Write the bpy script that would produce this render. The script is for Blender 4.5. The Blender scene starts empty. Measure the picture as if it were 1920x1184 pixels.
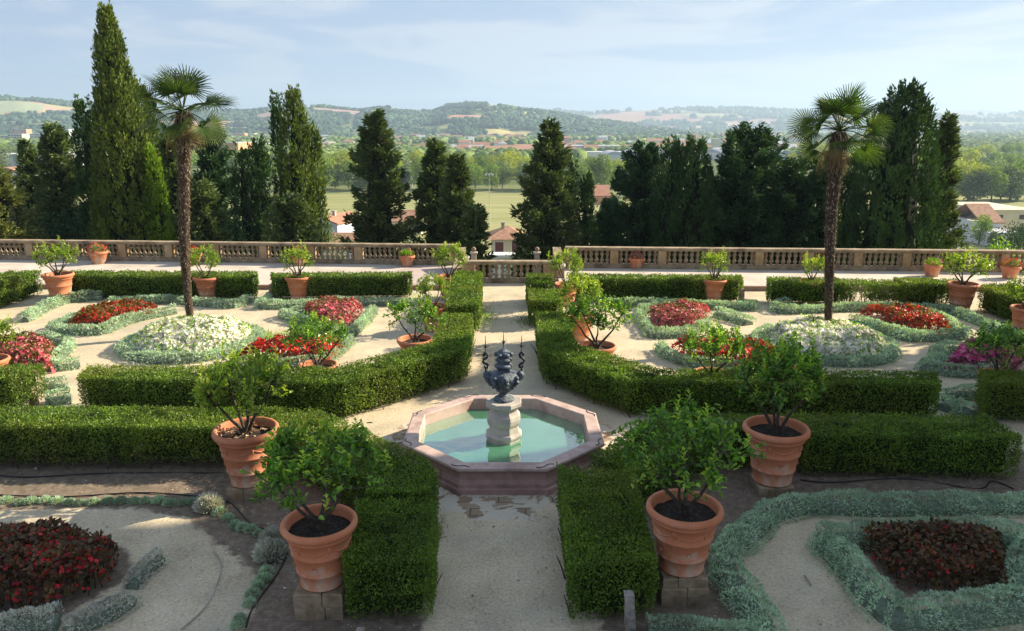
import bpy, math, random
import numpy as np
from mathutils import Vector, Matrix

# ------------------------------------------------------------------ camera, light, sky
S = bpy.context.scene
C = S.collection
FPX, HOR, CAMH = 1442.0, 238.0, 5.4
PITCH = math.atan((592 - HOR) / FPX)
cam = bpy.data.cameras.new('camera')
cam.sensor_width = 36; cam.lens = 36 * FPX / 1920; cam.clip_start = .1; cam.clip_end = 30000
co = bpy.data.objects.new('camera', cam); C.objects.link(co)
co.location = (0, 0, CAMH); co.rotation_euler = (math.radians(90) - PITCH, 0, 0)
S.camera = co

SUN_EL, SUN_AZ = math.radians(28), math.radians(21)      # azimuth counted from +X towards +Y
SD = Vector((math.cos(SUN_EL) * math.cos(SUN_AZ), math.cos(SUN_EL) * math.sin(SUN_AZ), math.sin(SUN_EL)))
sl = bpy.data.lights.new('sun', 'SUN'); sl.energy = 4.3; sl.angle = math.radians(.5); sl.color = (1, .85, .64)
so = bpy.data.objects.new('sun', sl); C.objects.link(so); so.rotation_euler = SD.to_track_quat('Z', 'Y').to_euler()

W = bpy.data.worlds.new("World"); S.world = W; W.use_nodes = True
wn = W.node_tree; wn.nodes.clear()
def N(t, typ, **kw):
    n = t.nodes.new(typ)
    for k, v in kw.items(): setattr(n, k, v)
    return n
sky = N(wn, 'ShaderNodeTexSky', sky_type='NISHITA', sun_disc=False, sun_elevation=SUN_EL,
        sun_rotation=math.atan2(SD.x, SD.y), altitude=60, air_density=1.0, dust_density=1.6, ozone_density=2.0)
tc = N(wn, 'ShaderNodeTexCoord')
mp = N(wn, 'ShaderNodeMapping'); mp.inputs['Scale'].default_value = (1.6, 1.6, 10.0); mp.inputs['Rotation'].default_value = (0, .10, .4)
nz = N(wn, 'ShaderNodeTexNoise'); nz.inputs['Scale'].default_value = 2.3; nz.inputs['Detail'].default_value = 8; nz.inputs['Roughness'].default_value = .56
nz.inputs['Distortion'].default_value = .6
cr = N(wn, 'ShaderNodeValToRGB'); cr.color_ramp.elements[0].position = .44; cr.color_ramp.elements[1].position = .56
cr.color_ramp.elements[0].color = (0, 0, 0, 1); cr.color_ramp.elements[1].color = (1, 1, 1, 1)
sep = N(wn, 'ShaderNodeSeparateXYZ')
SKS = .05
def c4(r, g, b): return (r * .46 / SKS, g * .46 / SKS, b * .46 / SKS, 1)
veil = N(wn, 'ShaderNodeMixRGB'); veil.inputs[1].default_value = c4(.24, .325, .49); veil.inputs[2].default_value = c4(.47, .49, .55)
side = N(wn, 'ShaderNodeMapRange'); side.inputs[1].default_value = -.7; side.inputs[2].default_value = .8; side.inputs[3].default_value = .6; side.inputs[4].default_value = 1.0
mfac = N(wn, 'ShaderNodeMath', operation='MULTIPLY')
low = N(wn, 'ShaderNodeMapRange'); low.inputs[1].default_value = .16; low.inputs[2].default_value = .42; low.inputs[3].default_value = 1.0; low.inputs[4].default_value = .80
mx = N(wn, 'ShaderNodeMixRGB')
bg = N(wn, 'ShaderNodeBackground'); bg.inputs[1].default_value = SKS
wo = N(wn, 'ShaderNodeOutputWorld')
L = wn.links.new
L(tc.outputs['Generated'], mp.inputs[0]); L(mp.outputs[0], nz.inputs[0]); L(nz.outputs[0], cr.inputs[0]); L(tc.outputs['Generated'], sep.inputs[0])
L(sep.outputs[0], side.inputs[0]); L(sep.outputs[2], low.inputs[0]); L(cr.outputs[0], mfac.inputs[0]); L(side.outputs[0], mfac.inputs[1]); L(mfac.outputs[0], veil.inputs[0])
L(low.outputs[0], mx.inputs[0]); L(sky.outputs[0], mx.inputs[1]); L(veil.outputs[0], mx.inputs[2]); L(mx.outputs[0], bg.inputs[0]); L(bg.outputs[0], wo.inputs[0])
S.view_settings.view_transform = 'Standard'; S.view_settings.look = 'None'
S.view_settings.exposure = 1.66; S.view_settings.gamma = 1
S.render.engine = 'CYCLES'

# ------------------------------------------------------------------ helpers
rng = np.random.default_rng(7)
def at(px, py, z=0.0):
    """ground-plan position (metres) of a surveyed point lying at height z"""
    u, v = px - 960.0, 592.0 - py
    c, s = math.cos(PITCH), math.sin(PITCH)
    dy, dz = FPX * c + v * s, -FPX * s + v * c
    t = (z - CAMH) / dz
    return (u * t, dy * t)
def zat(px, py, Y):
    u, v = px - 960.0, 592.0 - py
    c, s = math.cos(PITCH), math.sin(PITCH)
    dy, dz = FPX * c + v * s, -FPX * s + v * c
    return (u * Y / dy, CAMH + dz * Y / dy)

def vnoise(x, y, seed=0):
    xi = np.floor(x).astype(np.int64); yi = np.floor(y).astype(np.int64)
    xf = x - xi; yf = y - yi
    xf = xf * xf * (3 - 2 * xf); yf = yf * yf * (3 - 2 * yf)
    def h(a, b):
        n = (a * 374761393 + b * 668265263 + seed * 974634777) & 0xFFFFFFFF
        n = ((n ^ (n >> 13)) * 1274126177) & 0xFFFFFFFF
        return ((n ^ (n >> 16)) & 0xFFFF) / 65535.0
    return (h(xi, yi) * (1 - xf) + h(xi + 1, yi) * xf) * (1 - yf) + (h(xi, yi + 1) * (1 - xf) + h(xi + 1, yi + 1) * xf) * yf
def fbm(x, y, o=4, seed=0):
    x = np.asarray(x, float); y = np.asarray(y, float)
    a = 0; w = .5; t = 0
    for i in range(o):
        a = a + w * vnoise(x * 2 ** i, y * 2 ** i, seed + i); t += w; w *= .5
    return a / t

class MB:
    """collects pieces into one mesh: verts, polygons of any size, material index and per-face random value"""
    def __init__(s): s.V = []; s.L = []; s.T = []; s.M = []; s.R = []; s.S = []; s.n = 0
    def add(s, V, F, mi=0, rnd=None, smooth=False):
        V = np.asarray(V, float).reshape(-1, 3)
        if isinstance(F, np.ndarray):
            k = F.shape[1]; m = F.shape[0]
            s.L.append((F + s.n).ravel()); s.T.append(np.full(m, k))
        else:
            m = len(F)
            s.L.append(np.array([i for f in F for i in f], dtype=np.int64) + s.n); s.T.append(np.array([len(f) for f in F]))
        s.V.append(V); s.n += len(V)
        s.M.append(np.full(m, mi)); s.S.append(np.full(m, smooth))
        s.R.append(rng.random(m) if rnd is None else np.broadcast_to(rnd, (m,)))
        return s
    def box(s, a, b, mi=0, bev=0):
        x0, y0, z0 = a; x1, y1, z1 = b
        if bev:
            e = bev
            lo = [(x0, y0), (x1, y0), (x1, y1), (x0, y1)]
            i_ = [(x0 + e, y0 + e), (x1 - e, y0 + e), (x1 - e, y1 - e), (x0 + e, y1 - e)]
            V = [(x, y, z0) for x, y in lo] + [(x, y, z1 - e) for x, y in lo] + [(x, y, z1) for x, y in i_]
            F = [(3, 2, 1, 0), (0, 1, 5, 4), (1, 2, 6, 5), (2, 3, 7, 6), (3, 0, 4, 7), (4, 5, 9, 8), (5, 6, 10, 9), (6, 7, 11, 10), (7, 4, 8, 11), (8, 9, 10, 11)]
            return s.add(V, F, mi)
        V = [(x0, y0, z0), (x1, y0, z0), (x1, y1, z0), (x0, y1, z0), (x0, y0, z1), (x1, y0, z1), (x1, y1, z1), (x0, y1, z1)]
        return s.add(V, [(3, 2, 1, 0), (4, 5, 6, 7), (0, 1, 5, 4), (1, 2, 6, 5), (2, 3, 7, 6), (3, 0, 4, 7)], mi)
    def prism(s, poly, z0, z1, mi=0, zs=None):
        n = len(poly)
        V = [(x, y, z0) for x, y in poly] + [(x, y, z1) for x, y in poly]
        F = [tuple(range(n))[::-1], tuple(range(n, 2 * n))] + [(i, (i + 1) % n, n + (i + 1) % n, n + i) for i in range(n)]
        return s.add(V, F, mi)
    def lathe(s, prof, c=(0, 0, 0), n=24, mi=0, smooth=True, cap=True, ang=0, wob=None):
        a = np.arange(n) * 2 * math.pi / n + ang
        V = []
        for k, (r, z) in enumerate(prof):
            rr = r if wob is None else r * (1 + wob * np.sin(a * 3 + k))
            V.append(np.stack([c[0] + rr * np.cos(a), c[1] + rr * np.sin(a), np.full(n, c[2] + z)], 1))
        V = np.concatenate(V)
        F = []
        for k in range(len(prof) - 1):
            for i in range(n):
                j = (i + 1) % n
                F.append((k * n + i, k * n + j, (k + 1) * n + j, (k + 1) * n + i))
        s.add(V, F, mi, smooth=smooth)
        if cap:
            k = (len(prof) - 1) * n
            s.L.append(np.arange(k, k + n) + s.n - len(V)); s.T.append(np.array([n])); s.M.append(np.array([mi])); s.S.append(np.array([False])); s.R.append(rng.random(1))
        return s
    def tube(s, pts, rad, n=6, mi=0, smooth=True):
        pts = [Vector(p) for p in pts]
        if not hasattr(rad, '__len__'): rad = [rad] * len(pts)
        V = []; up = Vector((.3, .2, .93))
        for i, p in enumerate(pts):
            d = (pts[min(i + 1, len(pts) - 1)] - pts[max(i - 1, 0)]).normalized()
            if d.length < .5: d = Vector((0, 0, 1))
            a = d.cross(up)
            if a.length < .1: a = d.cross(Vector((1, 0, 0)))
            a.normalize(); b = d.cross(a)
            for k in range(n):
                t = 2 * math.pi * k / n
                V.append(p + (a * math.cos(t) + b * math.sin(t)) * rad[i])
        F = [(i * n + k, i * n + (k + 1) % n, (i + 1) * n + (k + 1) % n, (i + 1) * n + k) for i in range(len(pts) - 1) for k in range(n)]
        F.append(tuple(range(n))); F.append(tuple(range((len(pts) - 1) * n, len(pts) * n))[::-1])
        return s.add([tuple(v) for v in V], F, mi, smooth=smooth)
    def mesh(s, name, mats, off=(0, 0, 0)):
        me = bpy.data.meshes.new(name)
        V = np.concatenate(s.V) - np.array(off); Lp = np.concatenate(s.L); T = np.concatenate(s.T)
        me.vertices.add(len(V)); me.vertices.foreach_set('co', V.astype(np.float32).ravel())
        me.loops.add(len(Lp)); me.loops.foreach_set('vertex_index', Lp.astype(np.int32))
        me.polygons.add(len(T)); me.polygons.foreach_set('loop_start', np.concatenate([[0], np.cumsum(T)[:-1]]).astype(np.int32))
        try: me.polygons.foreach_set('loop_total', T.astype(np.int32))
        except Exception: pass
        me.polygons.foreach_set('material_index', np.concatenate(s.M).astype(np.int32))
        me.polygons.foreach_set('use_smooth', np.concatenate(s.S).astype(bool))
        me.update(calc_edges=True)
        at_ = me.attributes.new('rnd', 'FLOAT', 'FACE'); at_.data.foreach_set('value', np.concatenate(s.R).astype(np.float32))
        for m in (mats if isinstance(mats, (list, tuple)) else [mats]): me.materials.append(m)
        return me
    def obj(s, name, mats, parent=None, off=None):
        if off is None: off = parent.location if parent else (0, 0, 0)
        o = bpy.data.objects.new(name, s.mesh(name, mats, tuple(off))); C.objects.link(o)
        if parent: o.parent = parent
        return o
def thing(name, label, cat, loc=(0, 0, 0), group=None, rz=0):
    o = bpy.data.objects.new(name, None); C.objects.link(o); o.location = loc; o.rotation_euler = (0, 0, rz)
    o.empty_display_size = .3
    o['label'] = label; o['category'] = cat
    if group: o['group'] = group
    return o
def tag(o, label, cat, group=None):
    o['label'] = label; o['category'] = cat
    if group: o['group'] = group
    return o
def kind(o, k, label=None, cat=None):
    o['kind'] = k
    if label: o['label'] = label
    if cat: o['category'] = cat
    return o
def dup(root, loc, rz=None, sc=None, label=None, group=None):
    r = root.copy(); C.objects.link(r); r.location = loc
    if rz is not None: r.rotation_euler = (0, 0, rz)
    if sc is not None: r.scale = sc if hasattr(sc, '__len__') else (sc, sc, sc)
    if label: r['label'] = label
    if group: r['group'] = group
    for ch in list(root.children):
        c = ch.copy(); C.objects.link(c); c.parent = r
        for g in ch.children:
            d = g.copy(); C.objects.link(d); d.parent = c
    return r
def unit(v): return v / np.maximum(np.linalg.norm(v, axis=1, keepdims=True), 1e-9)
def rand_dirs(n): return unit(rng.normal(size=(n, 3)))

def leaves(P, D, Nn, ln, wd, fold=.25):
    """diamond leaves: base P, direction D, face normal near Nn; two triangles folded on the midrib"""
    n = len(P); D = unit(D)
    Sd = unit(np.cross(D, Nn)); Up = np.cross(Sd, D)
    ln = np.broadcast_to(ln, (n,))[:, None]; wd = np.broadcast_to(wd, (n,))[:, None]
    b = P; t = P + D * ln
    m = P + D * ln * .45
    a = m + Sd * wd * .5 + Up * wd * fold; c = m - Sd * wd * .5 + Up * wd * fold
    V = np.stack([b, a, t, c], 1).reshape(-1, 3)
    i = np.arange(n)[:, None] * 4
    return V, np.concatenate([i, i + 1, i + 2, i + 3], 1)
def leaves6(P, D, Nn, ln, wd, fold=.22, curl=.12):
    n = len(P); D = unit(D)
    Sd = unit(np.cross(D, Nn)); Up = np.cross(Sd, D)
    ln = np.broadcast_to(ln, (n,))[:, None]; wd = np.broadcast_to(wd, (n,))[:, None]
    b = P; t = P + D * ln - Up * ln * curl
    m1 = P + D * ln * .3 + Up * ln * .02; m2 = P + D * ln * .68 - Up * ln * .03
    f = Up * wd * fold
    V = np.stack([b, m1 + Sd * wd * .5 + f, m2 + Sd * wd * .42 + f, t, m2 - Sd * wd * .42 + f, m1 - Sd * wd * .5 + f], 1).reshape(-1, 3)
    i = np.arange(n)[:, None] * 6
    F = np.concatenate([np.concatenate([i, i + 1, i + 2, i + 3], 1), np.concatenate([i, i + 3, i + 4, i + 5], 1)], 0)
    return V, F

# ------------------------------------------------------------------ materials
MATS = {}
def mat_base(name):
    m = bpy.data.materials.new(name); m.use_nodes = True; t = m.node_tree; t.nodes.clear()
    out = N(t, 'ShaderNodeOutputMaterial'); MATS[name] = m
    return m, t, out
def ramp(t, stops, fac):
    r = N(t, 'ShaderNodeValToRGB'); e = r.color_ramp.elements
    while len(e) < len(stops): e.new(.5)
    for k, (p, c) in enumerate(stops): e[k].position = p; e[k].color = (*c, 1)
    t.links.new(fac, r.inputs[0]); return r.outputs[0]
def noise(t, scale, detail=4, rough=.55, vec=None, dist=0):
    n = N(t, 'ShaderNodeTexNoise'); n.inputs['Scale'].default_value = scale; n.inputs['Detail'].default_value = detail
    n.inputs['Roughness'].default_value = rough; n.inputs['Distortion'].default_value = dist
    if vec is not None: t.links.new(vec, n.inputs[0])
    return n.outputs[0]
def geo_pos(t): return N(t, 'ShaderNodeNewGeometry').outputs['Position']
def mixc(t, f, a, b, mode='MIX'):
    m = N(t, 'ShaderNodeMixRGB', blend_type=mode)
    for k, v in ((0, f), (1, a), (2, b)):
        if isinstance(v, (int, float)): m.inputs[k].default_value = v
        elif isinstance(v, tuple): m.inputs[k].default_value = (*v, 1)
        else: t.links.new(v, m.inputs[k])
    return m.outputs[0]
def leafmat(name, cols, trans=.35, rough=.5, nscale=1.2, spec=.35, ncol=None, tint=(1.5, 1.6, .55)):
    """foliage: colour varies leaf by leaf (rnd) and in soft clumps"""
    m, t, out = mat_base(name)
    a = N(t, 'ShaderNodeAttribute'); a.attribute_name = 'rnd'
    stops = [(k / (len(cols) - 1), c) for k, c in enumerate(cols)]
    c = ramp(t, stops, a.outputs['Fac'])
    nn = noise(t, nscale, 3, .6, geo_pos(t))
    mr = N(t, 'ShaderNodeMapRange'); mr.inputs[1].default_value = .3; mr.inputs[2].default_value = .7; mr.inputs[3].default_value = .62; mr.inputs[4].default_value = 1.35
    t.links.new(nn, mr.inputs[0])
    c = mixc(t, 1.0, c, mr.outputs[0], 'MULTIPLY')
    if ncol:
        n2 = noise(t, nscale * .35, 3, .5, geo_pos(t))
        r2 = ramp(t, [(.5, (0, 0, 0)), (.68, (1, 1, 1))], n2)
        mm = N(t, 'ShaderNodeMath', operation='MULTIPLY'); t.links.new(r2, mm.inputs[0]); mm.inputs[1].default_value = .5
        c = mixc(t, mm.outputs[0], c, ncol)
    p = N(t, 'ShaderNodeBsdfPrincipled'); p.inputs['Roughness'].default_value = rough; p.inputs['Specular IOR Level'].default_value = spec
    t.links.new(c, p.inputs['Base Color'])
    tr = N(t, 'ShaderNodeBsdfTranslucent')
    c2 = mixc(t, 1.0, c, tint, 'MULTIPLY'); t.links.new(c2, tr.inputs[0])
    ms = N(t, 'ShaderNodeMixShader'); ms.inputs[0].default_value = trans
    t.links.new(p.outputs[0], ms.inputs[1]); t.links.new(tr.outputs[0], ms.inputs[2]); t.links.new(ms.outputs[0], out.inputs[0])
    return m
def surf(name, cols, scale=5, detail=6, rough=.8, bump=.2, bscale=None, spec=.3, metal=0, dist=0, bdist=.02, stain=None, contrast=(.3, .7), vary=None):
    """stone, clay, plaster...: colour from noise, with bump"""
    m, t, out = mat_base(name)
    pos = N(t, 'ShaderNodeTexCoord').outputs['Object']
    n1 = noise(t, scale, detail, .6, pos, dist)
    lo, hi = contrast
    stops = [(lo + (hi - lo) * k / max(1, len(cols) - 1), c) for k, c in enumerate(cols)]
    c = ramp(t, stops, n1)
    if stain:
        n2 = noise(t, scale * .37, 6, .65, pos, .4)
        f = ramp(t, [(.5, (0, 0, 0)), (.64, (1, 1, 1))], n2)
        mm = N(t, 'ShaderNodeMath', operation='MULTIPLY'); t.links.new(f, mm.inputs[0]); mm.inputs[1].default_value = .75
        c = mixc(t, mm.outputs[0], c, stain)
    if vary:
        oi = N(t, 'ShaderNodeObjectInfo'); c = mixc(t, 1.0, c, ramp(t, [(0, vary[0]), (1, vary[1])], oi.outputs['Random']), 'MULTIPLY')
        n3 = noise(t, 5, 8, .7, pos, .6); sz = N(t, 'ShaderNodeSeparateXYZ'); t.links.new(pos, sz.inputs[0])
        lo = N(t, 'ShaderNodeMapRange'); lo.inputs[1].default_value = .0; lo.inputs[2].default_value = .55; lo.inputs[3].default_value = .16; lo.inputs[4].default_value = 0; t.links.new(sz.outputs[2], lo.inputs[0])
        ad = N(t, 'ShaderNodeMath', operation='ADD'); t.links.new(n3, ad.inputs[0]); t.links.new(lo.outputs[0], ad.inputs[1])
        f3 = ramp(t, [(.56, (0, 0, 0)), (.74, (.7, .7, .7))], ad.outputs[0]); c = mixc(t, f3, c, (.50, .43, .33))
    p = N(t, 'ShaderNodeBsdfPrincipled'); p.inputs['Roughness'].default_value = rough
    p.inputs['Specular IOR Level'].default_value = spec; p.inputs['Metallic'].default_value = metal
    t.links.new(c, p.inputs['Base Color'])
    if bump:
        b = N(t, 'ShaderNodeBump'); b.inputs['Strength'].default_value = bump; b.inputs['Distance'].default_value = bdist
        t.links.new(noise(t, bscale or scale * 4, 6, .65, pos), b.inputs['Height']); t.links.new(b.outputs[0], p.inputs['Normal'])
    t.links.new(p.outputs[0], out.inputs[0])
    return m

M = {}
M['hedge'] = leafmat('hedge_leaf', [(0.048, 0.094, 0.013), (0.087, 0.159, 0.018), (0.138, 0.234, 0.025), (0.208, 0.301, 0.037)], .28, .45, 1.6, .35, ncol=(.21, .225, .035))
M['hedge_in'] = surf('hedge_inner_shade', [(.010, .017, .004), (.03, .05, .010)], 18, 6, .95, .9, 40, bdist=.03)  # near-black core colour stands in for the shade between hedge leaves
M['twig'] = surf('twig_bark', [(.05, .038, .025), (.11, .085, .06)], 20, 4, .9, .3)
M['santolina'] = leafmat('silver_leaf', [(0.276, 0.408, 0.307), (0.397, 0.528, 0.414), (0.535, 0.646, 0.523)], .22, .7, 2.0, .15)
M['santolina_dry'] = leafmat('grey_leaf', [(0.357, 0.374, 0.338), (0.504, 0.504, 0.456), (0.617, 0.601, 0.540)], .15, .8, 2.0, .1)
M['santolina_in'] = surf('silver_twigs', [(.09, .12, .085), (.20, .26, .19)], 25, 4, .95, .8, 50)
M['lemon'] = leafmat('lemon_leaf', [(0.053, 0.121, 0.024), (0.095, 0.220, 0.028), (0.178, 0.340, 0.036), (0.381, 0.526, 0.060)], .38, .33, 3.0, .5)
M['lemon_lit'] = leafmat('lemon_leaf_lit', [(0.096, 0.171, 0.025), (0.160, 0.264, 0.028), (0.256, 0.357, 0.042), (0.384, 0.434, 0.056)], .42, .36, 3.0, .5)  # lighter, yellower copy of the lemon leaf, sunlight put into its colour
M['bark'] = surf('lemon_bark', [(.035, .028, .02), (.10, .08, .06)], 14, 6, .9, .6, 40)
M['terracotta'] = surf('terracotta', [(.47, .165, .075), (.58, .225, .115), (.66, .31, .18)], 2.2, 7, .72, .18, 30, .25, bdist=.01, stain=(.46, .24, .14), contrast=(.25, .75), vary=((.74, .74, .76), (1.08, 1.02, .98)))
M['soil'] = surf('potting_soil', [(.014, .011, .009), (.035, .028, .022), (.40, .36, .31)], 45, 6, .95, 1.0, 90, contrast=(.3, .85))
M['stone'] = surf('plinth_stone', [(.17, .12, .07), (.27, .20, .125), (.38, .30, .20)], 6, 8, .9, .7, 14, stain=(.10, .085, .065))
M['balstone'] = surf('balustrade_stone', [(.19, .145, .09), (.31, .245, .16), (.42, .345, .24)], 3.5, 9, .9, .4, 22, stain=(.10, .08, .06))
M['pier'] = surf('pier_stone', [(.29, .20, .10), (.38, .27, .15), (.45, .34, .21)], 3, 8, .88, .35, 22, stain=(.22, .16, .10))
M['whitestone'] = surf('pale_stone', [(.31, .28, .24), (.42, .39, .34), (.50, .47, .42)], 4, 8, .8, .35, 22, stain=(.25, .24, .21))
M['pinkstone'] = surf('pink_stone', [(.38, .275, .235), (.48, .36, .31), (.56, .44, .385)], 5, 9, .62, .25, 40, .4, stain=(.26, .165, .145), contrast=(.28, .75))
M['redstone'] = surf('red_stone', [(.27, .155, .13), (.38, .235, .20), (.46, .31, .265)], 4, 8, .6, .3, 30, .4, stain=(.13, .08, .07))
M['bronze'] = surf('weathered_lead', [(.03, .042, .058), (.085, .11, .14), (.22, .255, .29)], 14, 8, .5, .8, 30, .5, .25, bdist=.03, contrast=(.3, .8))
M['iron'] = surf('wrought_iron', [(.02, .022, .028), (.06, .06, .065)], 20, 4, .55, .3, metal=.3)
M['wood'] = surf('weathered_wood', [(.12, .105, .085), (.28, .25, .21), (.42, .39, .34)], 9, 8, .9, .6, 30)
M['hose'] = surf('hose', [(.012, .012, .012), (.03, .03, .03)], 10, 2, .5, 0)
M['palmleaf'] = leafmat('palm_leaf', [(0.024, 0.053, 0.011), (0.042, 0.081, 0.017), (0.069, 0.113, 0.025), (0.118, 0.145, 0.042)], .33, .5, 1.5, .2)
M['palmdry'] = leafmat('palm_dry', [(.22, .17, .07), (.32, .24, .10), (.42, .34, .2)], .25, .7, 1.5, .2, tint=(1.1, 1.0, .95))
M['palmbark'] = surf('palm_trunk', [(.028, .02, .014), (.085, .06, .04), (.20, .15, .105)], 22, 8, .95, 1.0, 45, bdist=.05, contrast=(.32, .75))
M['fibre'] = leafmat('palm_fibre', [(.03, .02, .013), (.12, .08, .05), (.42, .36, .28)], .05, .9, 3, .1)
M['red'] = leafmat('red_blossom', [(.45, .012, .012), (.70, .03, .02), (.80, .09, .04)], .3, .5, 3, .3, tint=(1.1, 1.0, .95))
M['pink'] = leafmat('pink_blossom', [(.55, .06, .10), (.66, .13, .17), (.72, .30, .28)], .3, .5, 3, .3, tint=(1.1, 1.0, .95))
M['magenta'] = leafmat('magenta_blossom', [(.42, .03, .15), (.55, .06, .22), (.68, .22, .36)], .3, .5, 3, .3, tint=(1.1, 1.0, .95))
M['whitefl'] = leafmat('white_blossom', [(.82, .82, .68), (.92, .91, .82)], .3, .5, 3, .3, tint=(1.1, 1.0, .95))
M['deepred'] = leafmat('dark_red_blossom', [(.30, .008, .014), (.52, .016, .025), (.70, .05, .05)], .25, .5, 3, .3, tint=(1.1, 1.0, .95))
M['begleaf'] = leafmat('begonia_leaf', [(0.110, 0.237, 0.016), (0.183, 0.346, 0.024), (0.292, 0.458, 0.040)], .35, .45, 3, .3)
M['bronzeleaf'] = leafmat('bronze_leaf', [(0.046, 0.029, 0.016), (0.091, 0.058, 0.023), (0.156, 0.111, 0.039), (0.182, 0.046, 0.026)], .25, .4, 3, .4, tint=(1.1, 1.0, .95))
M['redleaf'] = leafmat('reddish_leaf', [(.10, .05, .02), (.16, .10, .03), (.14, .16, .03)], .3, .4, 3, .4)
M['cypress'] = leafmat('cypress_foliage', [(0.044, 0.070, 0.015), (0.076, 0.115, 0.021), (0.124, 0.176, 0.027), (0.200, 0.250, 0.038)], .16, .6, .8, .2)
M['cypress_dark'] = leafmat('dark_cypress_foliage', [(0.021, 0.053, 0.019), (0.041, 0.091, 0.027), (0.074, 0.139, 0.035)], .10, .65, .8, .2)
M['cypress_lime'] = leafmat('lime_cypress_foliage', [(0.075, 0.135, 0.014), (0.135, 0.232, 0.019), (0.225, 0.330, 0.030)], .3, .6, .8, .2)
M['conifer'] = leafmat('conifer_foliage', [(0.039, 0.067, 0.024), (0.074, 0.115, 0.038), (0.131, 0.185, 0.059), (0.197, 0.250, 0.086)], .12, .65, .7, .2)
M['conifer_dark'] = leafmat('dark_conifer_foliage', [(0.024, 0.061, 0.032), (0.049, 0.110, 0.044), (0.096, 0.175, 0.059)], .08, .65, .7, .2)
M['olive'] = leafmat('olive_foliage', [(.10, .13, .04), (.17, .20, .07), (.24, .26, .10)], .25, .6, .7, .2)
M['treecore'] = surf('tree_core', [(.004, .008, .003), (.012, .02, .006)], 3, 4, .95, 0)  # near-black body inside crowns, inner shade put into the colour
M['treebark'] = surf('tree_bark', [(.07, .055, .04), (.16, .13, .10)], 5, 6, .9, .5)
M['park_a'] = leafmat('park_foliage_green', [(0.100, 0.171, 0.030), (0.160, 0.247, 0.038), (0.240, 0.342, 0.045)], .25, .6, .08, .1)
M['park_b'] = leafmat('park_foliage_yellow', [(0.195, 0.255, 0.033), (0.300, 0.345, 0.039), (0.405, 0.420, 0.052)], .3, .6, .08, .1)
M['park_c'] = leafmat('park_foliage_grey', [(0.128, 0.192, 0.080), (0.192, 0.256, 0.112), (0.272, 0.336, 0.160)], .2, .6, .08, .1)
M['farwood'] = leafmat('far_woodland', [(0.032, 0.066, 0.035), (0.049, 0.094, 0.045), (0.076, 0.133, 0.063), (0.107, 0.170, 0.080)], .1, .8, .004, .05)
M['farwood_y'] = leafmat('valley_woodland', [(0.076, 0.134, 0.042), (0.119, 0.194, 0.049), (0.184, 0.256, 0.063), (0.228, 0.292, 0.070)], .15, .8, .006, .05)
M['roof'] = surf('roof_tiles', [(.24, .12, .075), (.34, .19, .12), (.42, .27, .19)], 1.2, 6, .9, .5, 8)
M['roof_red'] = surf('red_roof', [(.34, .16, .10), (.44, .23, .155)], .5, 5, .9, .3)
M['wall_white'] = surf('white_wall', [(.62, .62, .60), (.72, .72, .70)], .3, 4, .9, .1)
M['wall_yellow'] = surf('cream_wall', [(.58, .52, .36), (.66, .60, .44)], .4, 4, .9, .1)
M['wall_orange'] = surf('orange_wall', [(.52, .27, .14), (.60, .34, .19)], .2, 4, .9, .1)
M['wall_blue'] = surf('bluish_wall', [(.42, .50, .58), (.50, .57, .63)], .3, 4, .9, .1)
M['metalroof'] = surf('metal_roof', [(.36, .38, .41), (.52, .54, .56)], .08, 4, .6, .1)
M['window'] = surf('window_dark', [(.03, .035, .04), (.06, .065, .07)], .3, 3, .15, 0, spec=.6)
M['shutter'] = surf('maroon_shutter', [(.09, .02, .02), (.13, .035, .03)], 3, 3, .6, 0)
M['pole'] = surf('galvanised_pole', [(.38, .39, .40), (.5, .5, .5)], 2, 3, .5, 0)
M['leaflitter'] = leafmat('dry_leaf', [(.30, .17, .09), (.45, .30, .18), (.55, .42, .28)], .2, .8, 3, .1, tint=(1.1, 1.0, .95))

def water_mat():
    m, t, out = mat_base('pool_water')
    p = N(t, 'ShaderNodeBsdfPrincipled'); p.inputs['Roughness'].default_value = .03; p.inputs['IOR'].default_value = 1.38
    c = ramp(t, [(.35, (.045, .23, .12)), (.65, (.09, .32, .18))], noise(t, 1.3, 4, .5, geo_pos(t)))
    t.links.new(c, p.inputs['Base Color'])
    b = N(t, 'ShaderNodeBump'); b.inputs['Strength'].default_value = .12; b.inputs['Distance'].default_value = .02
    t.links.new(noise(t, 5, 2, .5, geo_pos(t)), b.inputs['Height']); t.links.new(b.outputs[0], p.inputs['Normal'])
    g = N(t, 'ShaderNodeBsdfGlossy'); g.inputs['Roughness'].default_value = .02; t.links.new(b.outputs[0], g.inputs['Normal'])
    lw = N(t, 'ShaderNodeLayerWeight'); lw.inputs[0].default_value = .5
    mr = N(t, 'ShaderNodeMapRange'); mr.inputs[3].default_value = .06; mr.inputs[4].default_value = .75; t.links.new(lw.outputs['Facing'], mr.inputs[0])
    ms = N(t, 'ShaderNodeMixShader'); t.links.new(mr.outputs[0], ms.inputs[0]); t.links.new(p.outputs[0], ms.inputs[1]); t.links.new(g.outputs[0], ms.inputs[2])
    t.links.new(ms.outputs[0], out.inputs[0]); return m
M['water'] = water_mat()

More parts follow.
